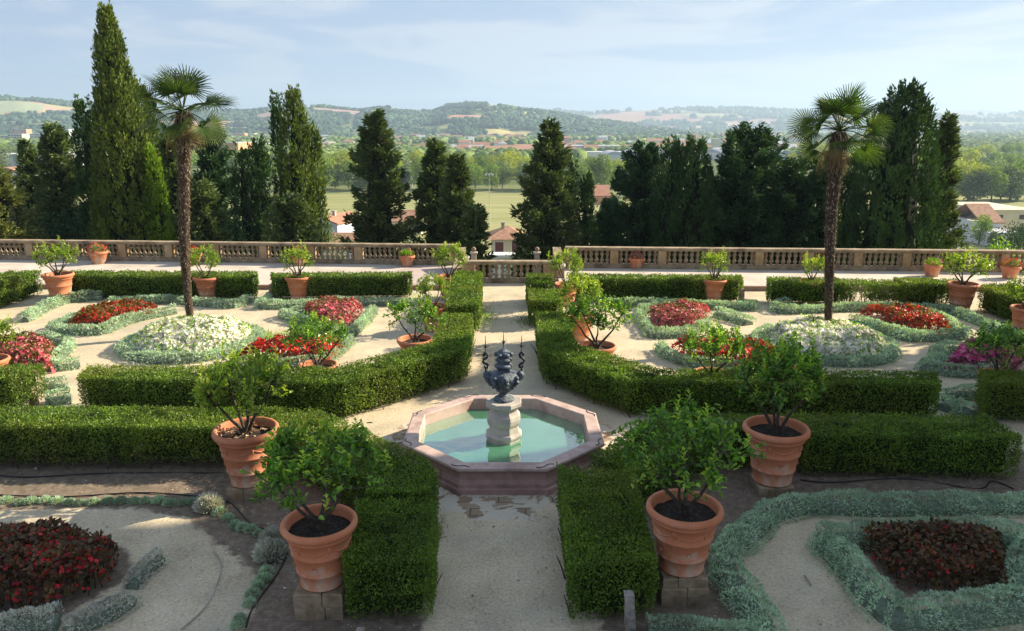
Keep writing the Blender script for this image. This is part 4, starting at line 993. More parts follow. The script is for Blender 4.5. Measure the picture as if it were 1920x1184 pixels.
for k in range(8):     # gadroons and masks on the belly
    a = k * math.pi / 4 + .2; 
    for zz, rr, s in ((.36, .265, .05), (.30, .225, .045), (.43, .26, .045), (.24, .175, .035)):
        c = Vector((rr * math.cos(a), rr * math.sin(a), VZ0 + zz)); vase.lathe([(.004, -s), (s * .7, -s * .6), (s, 0), (s * .7, s * .6), (.004, s)], c, 8, cap=False)
for k in range(6):
    a = k * math.pi / 3; c = Vector((.12 * math.cos(a), .12 * math.sin(a), VZ0 + .80)); vase.lathe([(.003, -.04), (.035, -.02), (.045, .01), (.03, .035), (.003, .045)], c, 8, cap=False)
vo_ = vase.obj('vase', [M['bronze']], off=(0, 0, 0)); vo_.parent = ft
for sx, ang in ((1, 0), (1, math.pi), (1, -math.pi / 2), (1, math.pi / 2)):
    ca, sa = math.cos(ang + .05), math.sin(ang + .05)
    def R(u, z): return (u * ca, u * sa, VZ0 + z)
    mk = MB(); c = R(.285, .43)
    mk.lathe([(.003, -.09), (.05, -.05), (.065, 0), (.06, .04), (.035, .075), (.003, .09)], c, 10, wob=.12)
    for q in range(5): mk.lathe([(.002, -.03), (.022, 0), (.002, .03)], (c[0] + rng.normal() * .04, c[1] + rng.normal() * .04, c[2] + rng.uniform(-.06, .07)), 6, cap=False)
    o = mk.obj('mask', [M['bronze']], off=(0, 0, 0)); o.parent = ft
    if ang in (0, math.pi):
        s1 = MB(); pts = []
        # an S scroll: lower curl, upper curl
        for j in range(25):
            t = j / 24
            if t < .5:
                b = math.radians(-60 + 330 * t / .5 * .8); pts.append((.30 + .045 * math.cos(b + math.pi) * (1.0), .60 + .055 * math.sin(b + math.pi)))
            else:
                b = math.radians(150 - 264 * (t - .5) / .5); pts.append((.30 + .045 * math.cos(b), .735 + .055 * math.sin(b)))
        # explicit S curve
        S_ = [(.325, .585), (.30, .565), (.27, .575), (.262, .605), (.285, .635), (.325, .65), (.345, .68), (.335, .72), (.30, .735), (.275, .755), (.265, .79), (.285, .825), (.32, .83), (.342, .80), (.33, .775), (.31, .775)]
        s1.tube([R(u, z) for u, z in S_], [.012, .018, .022, .024, .022, .02, .022, .024, .022, .02, .022, .024, .022, .018, .014, .01], 8)
        s1.tube([R(.30, .45), R(.30, .575)], .014, 6)
        for (u, z) in ((.318, .60), (.318, .79)): s1.lathe([(.003, -.02), (.022, 0), (.003, .02)], R(u, z), 8, cap=False)
        s = s1.obj('scroll', [M['iron']], off=(0, 0, 0)); s.parent = ft
        base = (.30, .83)
    elif ang < 0: base = (0.0, .90)
    else: base = None
    if base:
        sp = MB(); b0 = R(base[0], base[1]); sp.tube([b0, (b0[0], b0[1], b0[2] + .13), (b0[0], b0[1], b0[2] + .30)], [.010, .009, .003], 6)
        sp.lathe([(.003, -.03), (.024, -.01), (.028, .01), (.003, .035)], (b0[0], b0[1], b0[2] + .11), 8, cap=False)
        for q in range(9):
            a = q * .698; d = Vector((math.cos(a), math.sin(a) * .9, .35 * math.sin(q * 2.1))); p0 = Vector((b0[0], b0[1], b0[2] + .13)); sp.tube([p0, p0 + d * .075], [.005, .0015], 4)
        s = sp.obj('spike', [M['iron']], off=(0, 0, 0)); s.parent = ft

# ------------------------------------------------------------------ balustrades
def baluster_mb(h):
    p = [(.085, 0), (.085, .06), (.05, .075), (.045, .10), (.065, .15), (.082, .21), (.078, .27), (.05, .34), (.038, .40), (.042, .435), (.055, .45), (.042, .465), (.040, .50), (.060, .55), (.082, .62), (.080, .68), (.055, .74), (.042, .79), (.048, .82), (.085, .835), (.085, .90)]
    k = h / .90; mb = MB(); mb.lathe([(r, z * k) for r, z in p], n=10, cap=False); return mb
BAL = {}
def balustrade(A, B, z0, h, piers, per_bay, label, pierw=.30, first=True, rails='balustrade', ends=True):
    """A,B plan points; piers: positions 0..1 along it"""
    A = Vector((*A, 0)); B = Vector((*B, 0)); L_ = (B - A).length; ang = math.atan2(B.y - A.y, B.x - A.x)
    r = thing('stone_balustrade', label, 'balustrade', (A.x, A.y, z0), 'stone balustrades', rz=ang)
    mb = MB(); mb.box((-.1, -.15, 0), (L_ + .1, .15, .13), 0, .01); mb.box((-.1, -.13, .131), (L_ + .1, .13, .16), 0)
    o = mb.obj('base_course', [M['balstone']], off=(0, 0, 0)); o.parent = r
    mb = MB(); mb.box((-.12, -.13, h - .12), (L_ + .12, .13, h - .075), 0); mb.box((-.14, -.175, h - .074), (L_ + .14, .175, h), 0, .02)
    o = mb.obj('rail', [M['balstone']], off=(0, 0, 0)); o.parent = r
    bh = h - .12 - .162
    key = round(bh, 2)
    if key not in BAL: BAL[key] = baluster_mb(bh).mesh('baluster', [M['balstone']])
    pos = [p * L_ for p in piers]
    for p in pos:
        mb = MB(); mb.box((p - pierw / 2, -.145, .161), (p + pierw / 2, .145, h - .121), 0); o = mb.obj('pier', [M['pier']], off=(0, 0, 0)); o.parent = r
    for a, b in zip(pos, pos[1:]):
        u0, u1 = a + pierw / 2, b - pierw / 2; n_ = per_bay
        for k in range(n_):
            o = bpy.data.objects.new('baluster', BAL[key]); C.objects.link(o); o.parent = r; o.location = (u0 + (k + .5) * (u1 - u0) / n_, 0, .161); o.rotation_euler = (0, 0, k)
    return r
def balpt(pxx, top): # a point on the balustrade line from the rail top pixel
    return at(pxx, top, .95)
lp = [-120, -32, 56, 144, 230, 317, 405, 494, 583, 672, 761, 850]
PL = [balpt(x, 449.5 + (458.2 - 449.5) * (x / 800)) for x in lp]
a, b = PL[0], PL[-1]; LL = math.hypot(b[0] - a[0], b[1] - a[1])
balustrade(a, b, TZ, .80, [min(1, math.hypot(p[0] - a[0], p[1] - a[1]) / LL) for p in PL], 8, 'long stone balustrade along the terrace left of the central landing')
rp = [1066, 1152, 1242, 1333, 1424, 1517, 1609, 1700, 1792, 1884, 1978, 2074]
PR = [balpt(x, 463 + (470 - 463) * ((x - 1085) / 835)) for x in rp]
a2, b2 = PR[0], PR[-1]; LL = math.hypot(b2[0] - a2[0], b2[1] - a2[1])
balustrade(a2, b2, TZ, .80, [min(1, math.hypot(p[0] - a2[0], p[1] - a2[1]) / LL) for p in PR], 7, 'long stone balustrade along the terrace right of the central landing')
c0 = at(868, 532); c1 = at(1040, 532)
balustrade((c0[0], 26.95), (c1[0], 26.95), -.01, .80, [.06, .94], 11, 'lower central balustrade at the end of the path, between the two stairs', .42)
# stone cheek walls joining terrace and central balustrade
for x, s_, lab in ((c0[0] - .2, -1, 'sloping stone stair wall left of the central balustrade'), (c1[0] + .2, 1, 'sloping stone stair wall right of the central balustrade')):
    mb = MB(); y0, y1 = 27.0, 29.2; w = .16
    V = [(x - w, y0, -1.5), (x + w, y0, -1.5), (x + w, y1, -1.5), (x - w, y1, -1.5), (x - w, y0, .5), (x + w, y0, .5), (x + w, y1, .93), (x - w, y1, .93)]
    mb.add(V, [(3, 2, 1, 0), (4, 5, 6, 7), (0, 1, 5, 4), (1, 2, 6, 5), (2, 3, 7, 6), (3, 0, 4, 7)])
    tag(mb.obj('stair_wall', [M['balstone']]), lab, 'wall')
mb = MB()
for k in range(9): mb.box((-1.9, 27.1 + k * .3, -2.5), (1.6, 27.395 + k * .3, -.17 * (k + 1)), 0)
tag(mb.obj('stone_stairs', [M['kerb']]), 'stone steps going down behind the central balustrade', 'stairs')
for pxx in (888, 1007):
    Y = 30.2; x, zt = zat(pxx, 463.5, Y); mb = MB()
    mb.box((x - .10, Y - .10, -2.5), (x + .10, Y + .10, zt - .30), 0, .01)
    mb.box((x - .115, Y - .115, zt - .299), (x + .115, Y + .115, zt - .26), 0, .01); mb.box((x - .15, Y - .15, zt - .259), (x + .15, Y + .15, zt - .20), 0, .015)
    r = thing('gate_post', 'stone gate post topped by a ball, %s of the two behind the central balustrade' % ('left' if pxx < 950 else 'right'), 'gate post', (x, Y, -2.5), 'ball topped gate posts')
    mb.obj('shaft', [M['whitestone']], r)
    mb = MB(); mb.lathe([(.05, 0), (.055, .015), (.04, .03)] + [(.095 * math.sin(t), .115 - .095 * math.cos(t)) for t in np.linspace(.35, 3.12, 10)], (x, Y, zt - .205), 18); mb.obj('ball', [M['stone']], r)

# ------------------------------------------------------------------ palms
def palm(base, top, label, seed, r0=.082, r1=.165):
    r_ = np.random.default_rng(seed)
    bx, by = base; tx, ty, tz = top
    r = thing('fan_palm', label, 'palm', (bx, by, 0), 'fan palms')
    H = tz; n = 30; mb = MB(); pts = []; rad = []
    for i in range(n + 1):
        t = i / n; pts.append((bx + (tx - bx) * t ** 1.3 + .05 * math.sin(t * 5 + seed), by + (ty - by) * t, H * t * .97)); rad.append((r0 + (r1 - r0) * t ** .9) * (1 + .07 * math.sin(i * 2.1)) * (1.2 if i < 2 else 1))
    mb.tube(pts, rad, 14, 0)
    o = mb.obj('trunk', [M['palmbark']], r)
    # fibre and old leaf bases
    P = np.array(pts); nn = 2300; t = r_.uniform(.06, 1, nn) ** .8; k = np.clip((t * n).astype(int), 0, n - 1); f = (t * n - k)[:, None]
    c = P[k] * (1 - f) + P[k + 1] * f; rr = np.array(rad)[k]; a = r_.uniform(0, 6.283, nn); o_ = np.stack([np.cos(a), np.sin(a), np.zeros(nn)], 1)
    up = np.where(r_.random(nn) < .5, 1.0, -.8)
    V, F = leaves(c + o_ * (rr * .93)[:, None], unit(o_ * .55 + np.stack([np.zeros(nn), np.zeros(nn), up], 1) + r_.normal(size=(nn, 3)) * .2), o_, r_.uniform(.03, .07, nn) * (.6 + 1.6 * t), .024, .1)
    mb = MB(); mb.add(V, F, 0); mb.obj('leaf_bases', [M['fibre']], r)
    cx, cy, cz = pts[-1]
    # shaggy beard under the crown
    nn = 700; a = r_.uniform(0, 6.283, nn); z = -r_.uniform(-.05, .75, nn); o_ = np.stack([np.cos(a), np.sin(a), np.zeros(nn)], 1)
    w_ = .10 + .15 * np.clip(1 + z, 0, 1) * r_.random(nn)
    V, F = leaves(np.stack([cx, cy, cz], 0) + o_ * w_[:, None] + np.stack([z * 0, z * 0, z], 1), unit(o_ * .4 + [0, 0, -1.0] + r_.normal(size=(nn, 3)) * .3), o_, r_.uniform(.12, .34, nn), .022, .1)
    mb = MB(); mb.add(V, F, 0); mb.obj('fibre_skirt', [M['fibre']], r)
    def frond(az, el, pl, fl, dead=False, yellow=False):
        P0 = np.array([cx, cy, cz + .05]); h = np.array([math.cos(az), math.sin(az), 0])
        d0 = h * math.cos(el) + np.array([0, 0, math.sin(el)])
        hub = P0 + d0 * pl + np.array([0, 0, -.12 * pl * math.cos(el)])
        mb = MB(); mid = P0 + d0 * pl * .5 + np.array([0, 0, .02]); mb.tube([P0, mid, hub], [.018, .013, .010], 5, 0)
        el2 = el - (.22 if not dead else .3); p = h * math.cos(el2) + np.array([0, 0, math.sin(el2)])
        T = np.array([-h[1], h[0], 0]); roll = r_.normal() * .55; Nn = np.cross(p, T); T = T * math.cos(roll) + Nn * math.sin(roll); Nn = np.cross(p, T)
        if Nn[2] < 0: Nn = -Nn
        m = 30; ph = np.linspace(-1.95, 1.95, m)
        L_ = fl * (.72 + .28 * np.cos(ph * .62)) * r_.uniform(.93, 1.05, m)
        cup = .18 if not dead else -.5
        dr = np.cos(ph)[:, None] * p + np.sin(ph)[:, None] * T + cup * Nn * (np.abs(np.sin(ph * .5)))[:, None]
        dr = unit(dr)
        dp = (.03 + .14 * r_.random(m) + (.5 if dead else 0))[:, None] * np.array([0, 0, -1.0])
        tq = np.cross(dr, Nn)
        w0 = .007; w1 = fl * .044
        a = hub + dr * .02; b = hub + dr * (L_ * .55)[:, None] + dp * (L_ * .12)[:, None]; e = hub + dr * (L_ * .82)[:, None] + dp * (L_ * .45)[:, None]; g = hub + dr * (L_ * .97)[:, None] + dp * (L_ * (1.05))[:, None]
        Nf = Nn * (w1 * .30)
        V = np.stack([a - tq * w0, a + tq * w0, b - tq * w1 * .5 , b + Nf, b + tq * w1 * .5, e - tq * w1 * .28, e + tq * w1 * .28, g], 1).reshape(-1, 3)
        i = np.arange(m)[:, None] * 8
        F4 = np.concatenate([np.concatenate([i, i + 3, i + 2, i + 0][:4], 1)[:, [0, 1, 2]], np.concatenate([i + 1, i + 4, i + 3], 1), np.concatenate([i, i + 1, i + 3], 1),
                             np.concatenate([i + 2, i + 3, i + 5], 1), np.concatenate([i + 3, i + 4, i + 6], 1), np.concatenate([i + 3, i + 6, i + 5], 1), np.concatenate([i + 5, i + 6, i + 7], 1)], 0)
        rv = r_.uniform(0, .6, m) + (.4 if yellow else 0)
        mb.add(V, F4, 0, np.tile(rv, 7))
        mb.obj('frond', [M['palmdry'] if dead else M['palmleaf']], r)
    for k in range(9): frond(k * 2.399 + seed, r_.uniform(.65, 1.4), r_.uniform(.45, .66), r_.uniform(.62, .76))
    for k in range(11): frond(k * 2.399 + 1 + seed, r_.uniform(.05, .6), r_.uniform(.62, .84), r_.uniform(.56, .68), yellow=k % 4 == 0)
    for k in range(7): frond(k * 2.399 + 2 + seed, r_.uniform(-.6, -.05), r_.uniform(.55, .75), r_.uniform(.52, .62), yellow=k % 2 == 0)
    for k in range(3): frond(k * 2.399 + .5 + seed, r_.uniform(-1.2, -.85), r_.uniform(.4, .6), r_.uniform(.42, .5), dead=True)
    return r
for base, (tpx, tpy), lab, sd in ((PALM_L, (338, 198), 'fan palm with straight shaggy trunk rising from the left white flower mound', 3), (PALM_R, (1573, 236), 'fan palm with slightly leaning dark trunk rising from the right white flower mound', 8)):
    x, z = zat(tpx, tpy, base[1]); palm(base, (x, base[1], z), lab, sd)

# ------------------------------------------------------------------ cypresses and conifers on the slope
def cyp_profile(t, kindp):
    if kindp == 'spire': return np.clip((1 - t) ** .86, 0, 1) * np.clip(.55 + t * 2.2, 0, 1)
    if kindp == 'flame': return np.sin(np.clip(.32 + .68 * t, 0, 1) * math.pi) ** .62 * np.where(t > .9, 1 - (t - .9) * 3, 1)
    return np.clip((1 - t ** 4.5), 0, 1) ** .6 * np.clip(.75 + t * 1.2, 0, 1) * (1 - .28 * t)
def cypress(pxx, top, hw, Y, label, mat='cypress', kp='flame', seed=1, dens=1.0, trunkgap=0.0, lean=0, group='cypresses and conifers behind the balustrade', leaf=(.22, .085)):
    x, zt = zat(pxx, top, Y); zb = slope_z(Y) - .3; H = zt - zb; R = hw * math.hypot(Y, 5) / FPX; z0 = zb + trunkgap
    r_ = np.random.default_rng(seed); root = thing('cypress_tree', label, 'cypress', (x, Y, zb), group)
    mb = MB(); mb.tube([(0, 0, -.3), (0, 0, H * .5), (0, 0, H * .9)], [max(.12, R * .13), R * .08, .03], 8); o = mb.obj('trunk', [M['treebark']], off=(0, 0, 0)); o.parent = root
    nlobes = 3 + seed % 4; la = r_.uniform(0, 6.28, nlobes)
    def rad(a, t):
        base = cyp_profile(t, kp) * R
        lob = fbm(np.cos(a) * 1.6 + 5 + seed, np.sin(a) * 1.6 + t * 3.0, 3, seed) - .5
        fl = fbm(a * 2.2 + seed, t * H * .45, 3, seed + 2) - .5
        q_ = .6 if kp == 'column' else 1.0
        return base * (1 + q_ * (.34 * lob + .26 * fl))
    Hc = H - trunkgap - .75
    area = 2 * math.pi * R * Hc * .75; n = int(area / (leaf[0] * leaf[1] * .5) * 2.0 * dens)
    n = min(n, 80000)
    Q_ = 22; nt = n // Q_
    t = r_.beta(1.0, 1.12, nt); a = r_.uniform(0, 6.283, nt); rr = rad(a, t) * r_.uniform(.80, 1.03, nt)
    c = np.stack([rr * np.cos(a) + lean * t, rr * np.sin(a), z0 - zb + t * Hc], 1); o_ = np.stack([np.cos(a), np.sin(a), np.zeros(nt)], 1)
    c = np.repeat(c, Q_, 0); o9 = np.repeat(o_, Q_, 0); m = len(c)
    u = r_.uniform(0, 1, m); s = .30 + .25 * np.repeat(r_.random(nt), Q_)
    w_ = (1 - u) * .13 + .02
    c = c + r_.normal(size=(m, 3)) * w_[:, None] + (o9 * .25 + [0, 0, 1.0]) * (u * s * 1.6)[:, None]
    D = unit(o9 * .42 + [0, 0, 1.0] + r_.normal(size=(m, 3)) * .32)
    sz = leaf[0] * r_.uniform(.6, 1.25, m)
    mb = MB(); V, F = leaves(c, D, unit(o9 + r_.normal(size=(m, 3)) * .45), sz, leaf[1] * 1.1, .2); rv = np.clip(np.repeat(r_.random(nt), Q_) * .45 + u * .25 + r_.random(m) * .3, 0, 1)
    mb.add(V, F, 0, rv)
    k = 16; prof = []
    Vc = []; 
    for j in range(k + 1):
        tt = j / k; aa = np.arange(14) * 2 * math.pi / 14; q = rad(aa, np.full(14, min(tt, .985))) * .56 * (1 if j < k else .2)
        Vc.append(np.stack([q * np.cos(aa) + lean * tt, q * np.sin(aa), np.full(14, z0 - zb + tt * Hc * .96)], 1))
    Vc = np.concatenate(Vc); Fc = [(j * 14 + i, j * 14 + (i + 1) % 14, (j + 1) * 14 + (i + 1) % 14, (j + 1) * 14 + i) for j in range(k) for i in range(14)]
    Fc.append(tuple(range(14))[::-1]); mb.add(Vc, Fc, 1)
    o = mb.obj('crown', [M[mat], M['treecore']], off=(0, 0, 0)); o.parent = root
    return root
def conifer(pxx, top, hw, Y, label, mat='conifer', seed=1, shape=.85, flat=0, nbr=None, group='cypresses and conifers behind the balustrade', dens=1.0, lowcut=.04, upt=.30, leaf=(.26, .10)):
    x, zt = zat(pxx, top, Y); zb = slope_z(Y) - .3; H = zt - zb; R = hw * math.hypot(Y, 5) / FPX * 1.18
    r_ = np.random.default_rng(seed); root = thing('conifer_tree', label, 'conifer', (x, Y, zb), group)
    mb = MB(); mb.tube([(0, 0, -.3), (0, 0, H * .5), (0, 0, H * .97)], [max(.15, R * .07), R * .045, .02], 8)
    nb = nbr or int(H * 17)
    t = lowcut + (1 - lowcut) * (np.arange(nb) + r_.random(nb)) / nb
    t = t ** .85
    az = r_.uniform(0, 6.283, nb)
    side = 1 + .28 * np.sin(az * 2 + seed) + .3 * (fbm(az * 1.2, t * 5 + seed, 2, seed) - .5)
    if flat: prof = np.where(t < .45, .55 + t, np.clip(1.15 - (t - .45) * .9, .15, 1)) * (1 - np.clip((t - .8) * 2.6, 0, .8))
    else: prof = (1 - t) ** shape * (1 - .12 * np.exp(-t * 9))
    Lb = R * prof * r_.uniform(.70, 1.08, nb) * side + .12
    P = []; Dd = []; rv = []
    for k in range(nb):
        ca, sa = math.cos(az[k]), math.sin(az[k]); up = upt + .25 * t[k] + r_.normal() * .08
        L_ = Lb[k]; z = t[k] * H
        if L_ > .5 and k % 2 == 0: mb.tube([(0, 0, z), (ca * L_ * .5, sa * L_ * .5, z + L_ * .5 * up * .7), (ca * L_ * .95, sa * L_ * .95, z + L_ * up)], [.035, .02, .008], 4)
        m = int((14 + 105 * L_) * dens); s = r_.uniform(0, 1, m) ** .6
        w = (.10 + .24 * L_ * (1 - s)) 
        lat = r_.normal(size=m) * w * .6; vz = r_.normal(size=m) * (.07 + .03 * L_)
        px_ = ca * L_ * s - sa * lat; py_ = sa * L_ * s + ca * lat; pz_ = z + L_ * s * up * (.6 + .4 * s) + vz - np.abs(lat) * .15
        P.append(np.stack([px_, py_, pz_], 1)); Dd.append(np.stack([ca * (.8) - sa * lat / (w + .01) * .5, sa * .8 + ca * lat / (w + .01) * .5, np.full(m, .35)], 1)); rv.append(np.clip(np.full(m, r_.random()) * .5 + r_.random(m) * .5, 0, 1))
    P = np.concatenate(P); Dd = np.concatenate(Dd); rv = np.concatenate(rv); m = len(P)
    if m > 60000: 
        q = r_.random(m) < 60000 / m; P = P[q]; Dd = Dd[q]; rv = rv[q]; m = len(P)
    o = mb.obj('trunk', [M['treebark']], off=(0, 0, 0)); o.parent = root
    mb = MB(); V, F = leaves(P, unit(Dd + r_.normal(size=(m, 3)) * .4), unit(r_.normal(size=(m, 3)) * .6 + [0, 0, .8]), leaf[0] * r_.uniform(.6, 1.3, m), leaf[1] * 1.1, .2); mb.add(V, F, 0, rv)
    # inner mass, the shade inside the crown put into its colour
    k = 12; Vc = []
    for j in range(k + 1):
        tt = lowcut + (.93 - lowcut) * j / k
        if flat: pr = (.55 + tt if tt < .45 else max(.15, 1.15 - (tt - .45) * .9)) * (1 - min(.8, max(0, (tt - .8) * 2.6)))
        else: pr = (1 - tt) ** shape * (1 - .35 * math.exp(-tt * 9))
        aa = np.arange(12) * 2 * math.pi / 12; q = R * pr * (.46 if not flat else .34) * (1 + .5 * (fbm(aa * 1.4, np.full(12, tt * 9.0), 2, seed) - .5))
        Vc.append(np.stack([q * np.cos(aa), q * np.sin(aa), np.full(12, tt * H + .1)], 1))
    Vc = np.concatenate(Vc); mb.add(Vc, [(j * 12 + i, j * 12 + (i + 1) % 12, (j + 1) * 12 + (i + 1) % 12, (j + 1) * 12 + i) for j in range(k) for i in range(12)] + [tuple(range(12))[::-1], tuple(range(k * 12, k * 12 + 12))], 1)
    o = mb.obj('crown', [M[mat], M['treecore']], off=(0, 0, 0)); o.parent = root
    return root
cypress(196, 6, 80, 38, 'tallest cypress, towering at upper left with its right side sunlit', kp='spire', seed=5)
cypress(252, 143, 34, 40.5, 'brown green cypress rising behind the right flank of the tallest cypress', kp='column', seed=6)
cypress(282, 268, 28, 37.5, 'lime green sunlit cypress between the tallest cypress and the left palm', mat='cypress_lime', kp='spire', seed=7)
cypress(152, 176, 24, 39.5, 'dark narrow cypress touching the left flank of the tallest cypress', mat='cypress_dark', kp='column', seed=8)
conifer(100, 238, 62, 43, 'broad dark conifer left of the tallest cypress', seed=9, shape=.6, mat='conifer')
conifer(48, 268, 48, 45, 'pointed conifer second from the left edge', seed=10, shape=.75, mat='conifer')
conifer(-2, 322, 52, 35, 'pale olive green conifer cut by the left edge', seed=11, shape=.5, mat='olive')
conifer(392, 232, 44, 42, 'dark conifer just right of the left palm trunk', seed=12, shape=.5, mat='conifer_dark')
conifer(318, 250, 40, 44, 'conifer hidden behind the left palm trunk', seed=13, shape=.6, mat='conifer')
conifer(372, 350, 38, 35, 'low bushy pale conifer just right of the foot of the left palm trunk', seed=14, shape=.35, mat='conifer')
cypress(452, 264, 24, 40, 'left of two dark rounded cypresses right of the left palm', mat='cypress_dark', kp='column', seed=15)
cypress(482, 254, 25, 41, 'right of two dark rounded cypresses right of the left palm', mat='cypress_dark', kp='column', seed=16)
cypress(515, 163, 13, 40, 'thin left spire of the group of three tall cypresses', kp='spire', seed=17, mat='cypress_dark', trunkgap=2.2)
cypress(547, 160, 25, 39, 'widest middle one of the group of three tall cypresses', kp='flame', seed=18, trunkgap=2.4)
cypress(582, 226, 16, 40, 'short right one of the group of three tall cypresses', kp='flame', seed=19, trunkgap=2.2)
conifer(540, 374, 42, 35, 'low bushy conifer at the foot of the three tall cypresses', seed=20, shape=.4, mat='conifer')
conifer(703, 214, 58, 38, 'large pyramid conifer standing alone left of centre', seed=21, shape=.66, mat='conifer')
conifer(815, 268, 50, 39, 'pyramid conifer left of the cream house', seed=22, shape=.66, mat='conifer')
conifer(856, 296, 48, 37.5, 'sloping conifer leaning against the pyramid conifer left of the cream house', seed=23, shape=.62, mat='conifer')
conifer(890, 392, 36, 36, 'low conifer directly left of the cream house', seed=24, shape=.5, mat='conifer')
conifer(1032, 232, 62, 37, 'tall pyramid conifer right of the cream house', seed=25, shape=.66, mat='conifer')
cypress(1073, 279, 12, 38, 'thin pointed cypress right of the tall pyramid conifer', kp='spire', seed=26, mat='cypress_dark')
cypress(1100, 322, 24, 38, 'short cypress right of the thin pointed cypress', kp='spire', seed=27, mat='cypress_dark')
conifer(1207, 274, 62, 40, 'dark broad conifer at the left end of the dark group right of centre', seed=28, shape=.58, mat='conifer_dark')
cypress(1262, 258, 32, 38, 'left of two dark rounded cypresses right of centre', kp='column', seed=29, mat='cypress_dark')
cypress(1304, 246, 40, 37.5, 'right of two dark rounded cypresses right of centre', kp='column', seed=30, mat='cypress_dark')
conifer(1408, 252, 70, 39, 'dark conifer with flat layered branches left of the right palm', seed=31, flat=1, mat='conifer_dark')
conifer(1495, 312, 52, 38, 'open thin conifer directly left of the right palm trunk', seed=32, flat=1, mat='conifer_dark', dens=.8)
cypress(1552, 285, 30, 38, 'dark cypress hidden behind the right palm trunk', kp='column', seed=33, mat='cypress_dark')
cypress(1604, 282, 30, 39, 'dark cypress visible just right of the right palm trunk', kp='column', seed=34, mat='cypress_dark')
cypress(1703, 152, 84, 35, 'massive rounded cypress right of the right palm', kp='column', seed=35, mat='cypress_dark')
conifer(1780, 220, 44, 37, 'thin conifer with a side branch right of the massive rounded cypress', seed=36, shape=.75, mat='conifer')
conifer(1338, 350, 50, 43, 'dark low conifer filling between the two rounded cypresses and the layered conifer', seed=37, shape=.3, mat='conifer_dark')
conifer(1142, 380, 30, 40, 'small dark conifer at the foot of the dark group right of centre', seed=38, shape=.5, mat='conifer_dark')
conifer(225, 330, 60, 42, 'dark conifer filling behind the foot of the tallest cypress', seed=39, shape=.3, mat='conifer_dark')
# shrubs just beyond the terrace
def shrub(pxx, top, hw, Y, mat, label, seed, group='shrubs beyond the terrace', leaf=.16):
    x, zt = zat(pxx, top, Y); zb = slope_z(Y) - .2; R = hw * math.hypot(Y, 5) / FPX; H = zt - zb; r_ = np.random.default_rng(seed)
    r = thing('shrub', label, 'shrub', (x, Y, zb), group); n = int(min(9000, 260 * R * (R + H)))
    d = unit(r_.normal(size=(n, 3))); q = (r_.uniform(.55, 1, n) * (1 + .5 * (fbm(d[:, 0] * 2.5 + seed, d[:, 2] * 2.5 + d[:, 1] * 2, 3, seed) - .5)))[:, None]
    P = d * q * [R, R, H * .55] + [0, 0, H * .5]; sz = leaf * r_.uniform(.6, 1.3, n)
    mb = MB(); V, F = leaves(P, unit(d + r_.normal(size=(n, 3)) * .6), rand_dirs(n), sz, sz * .6); mb.add(V, F); o = mb.obj('crown', [M[mat]], off=(0, 0, 0)); o.parent = r
    mb = MB(); mb.tube([(0, 0, -.2), (0, 0, H * .4)], [.09, .05], 6)
    for k in range(4): mb.tube([(0, 0, H * .25), (R * .5 * math.cos(k * 1.6), R * .5 * math.sin(k * 1.6), H * .6)], [.05, .02], 5)
    o = mb.obj('trunk', [M['treebark']], off=(0, 0, 0)); o.parent = r; return r
k = 0
for (a_, tp, hw, Y, m_, lab) in [(20, 405, 40, 40, 'conifer_dark', 'dark shrub at the left edge behind the balustrade'), (120, 400, 60, 41, 'conifer_dark', 'dark shrub behind the balustrade left of the tallest cypress'),
    (330, 400, 50, 40, 'conifer', 'green shrub behind the left palm trunk'), (430, 410, 45, 38, 'conifer_dark', 'dark shrub below the two dark rounded cypresses'),
    (615, 428, 32, 44, 'park_c', 'pale green shrub left of the white house gable'), (1175, 400, 55, 42, 'conifer_dark', 'dark shrub right of the small dark conifer'),
    (1290, 395, 60, 40, 'conifer_dark', 'dark shrub under the two rounded cypresses right of centre'), (1400, 390, 60, 41, 'conifer_dark', 'dark shrub under the layered conifer'),
    (1500, 400, 55, 40, 'conifer_dark', 'dark shrub left of the foot of the right palm, beyond the balustrade'), (1600, 380, 40, 41, 'conifer_dark', 'dark shrub right of the foot of the right palm, beyond the balustrade'),
    (1785, 415, 40, 36, 'conifer', 'grey green shrub right of the massive rounded cypress'), (1898, 428, 45, 60, 'conifer_dark', 'bluish dark shrub at the right edge beyond the balustrade'),
    (1880, 452, 30, 40, 'begleaf', 'bright green weedy shrub just over the balustrade at right'), (745, 440, 40, 42, 'conifer_dark', 'dark shrub at the foot of the lone pyramid conifer'),
    (1100, 420, 35, 40, 'conifer_dark', 'dark shrub at the foot of the thin pointed cypress'), (960, 478, 20, 60, 'conifer', 'small shrub in front of the cream house')]:
    shrub(a_, tp, hw, Y, m_, lab, 60 + k); k += 1

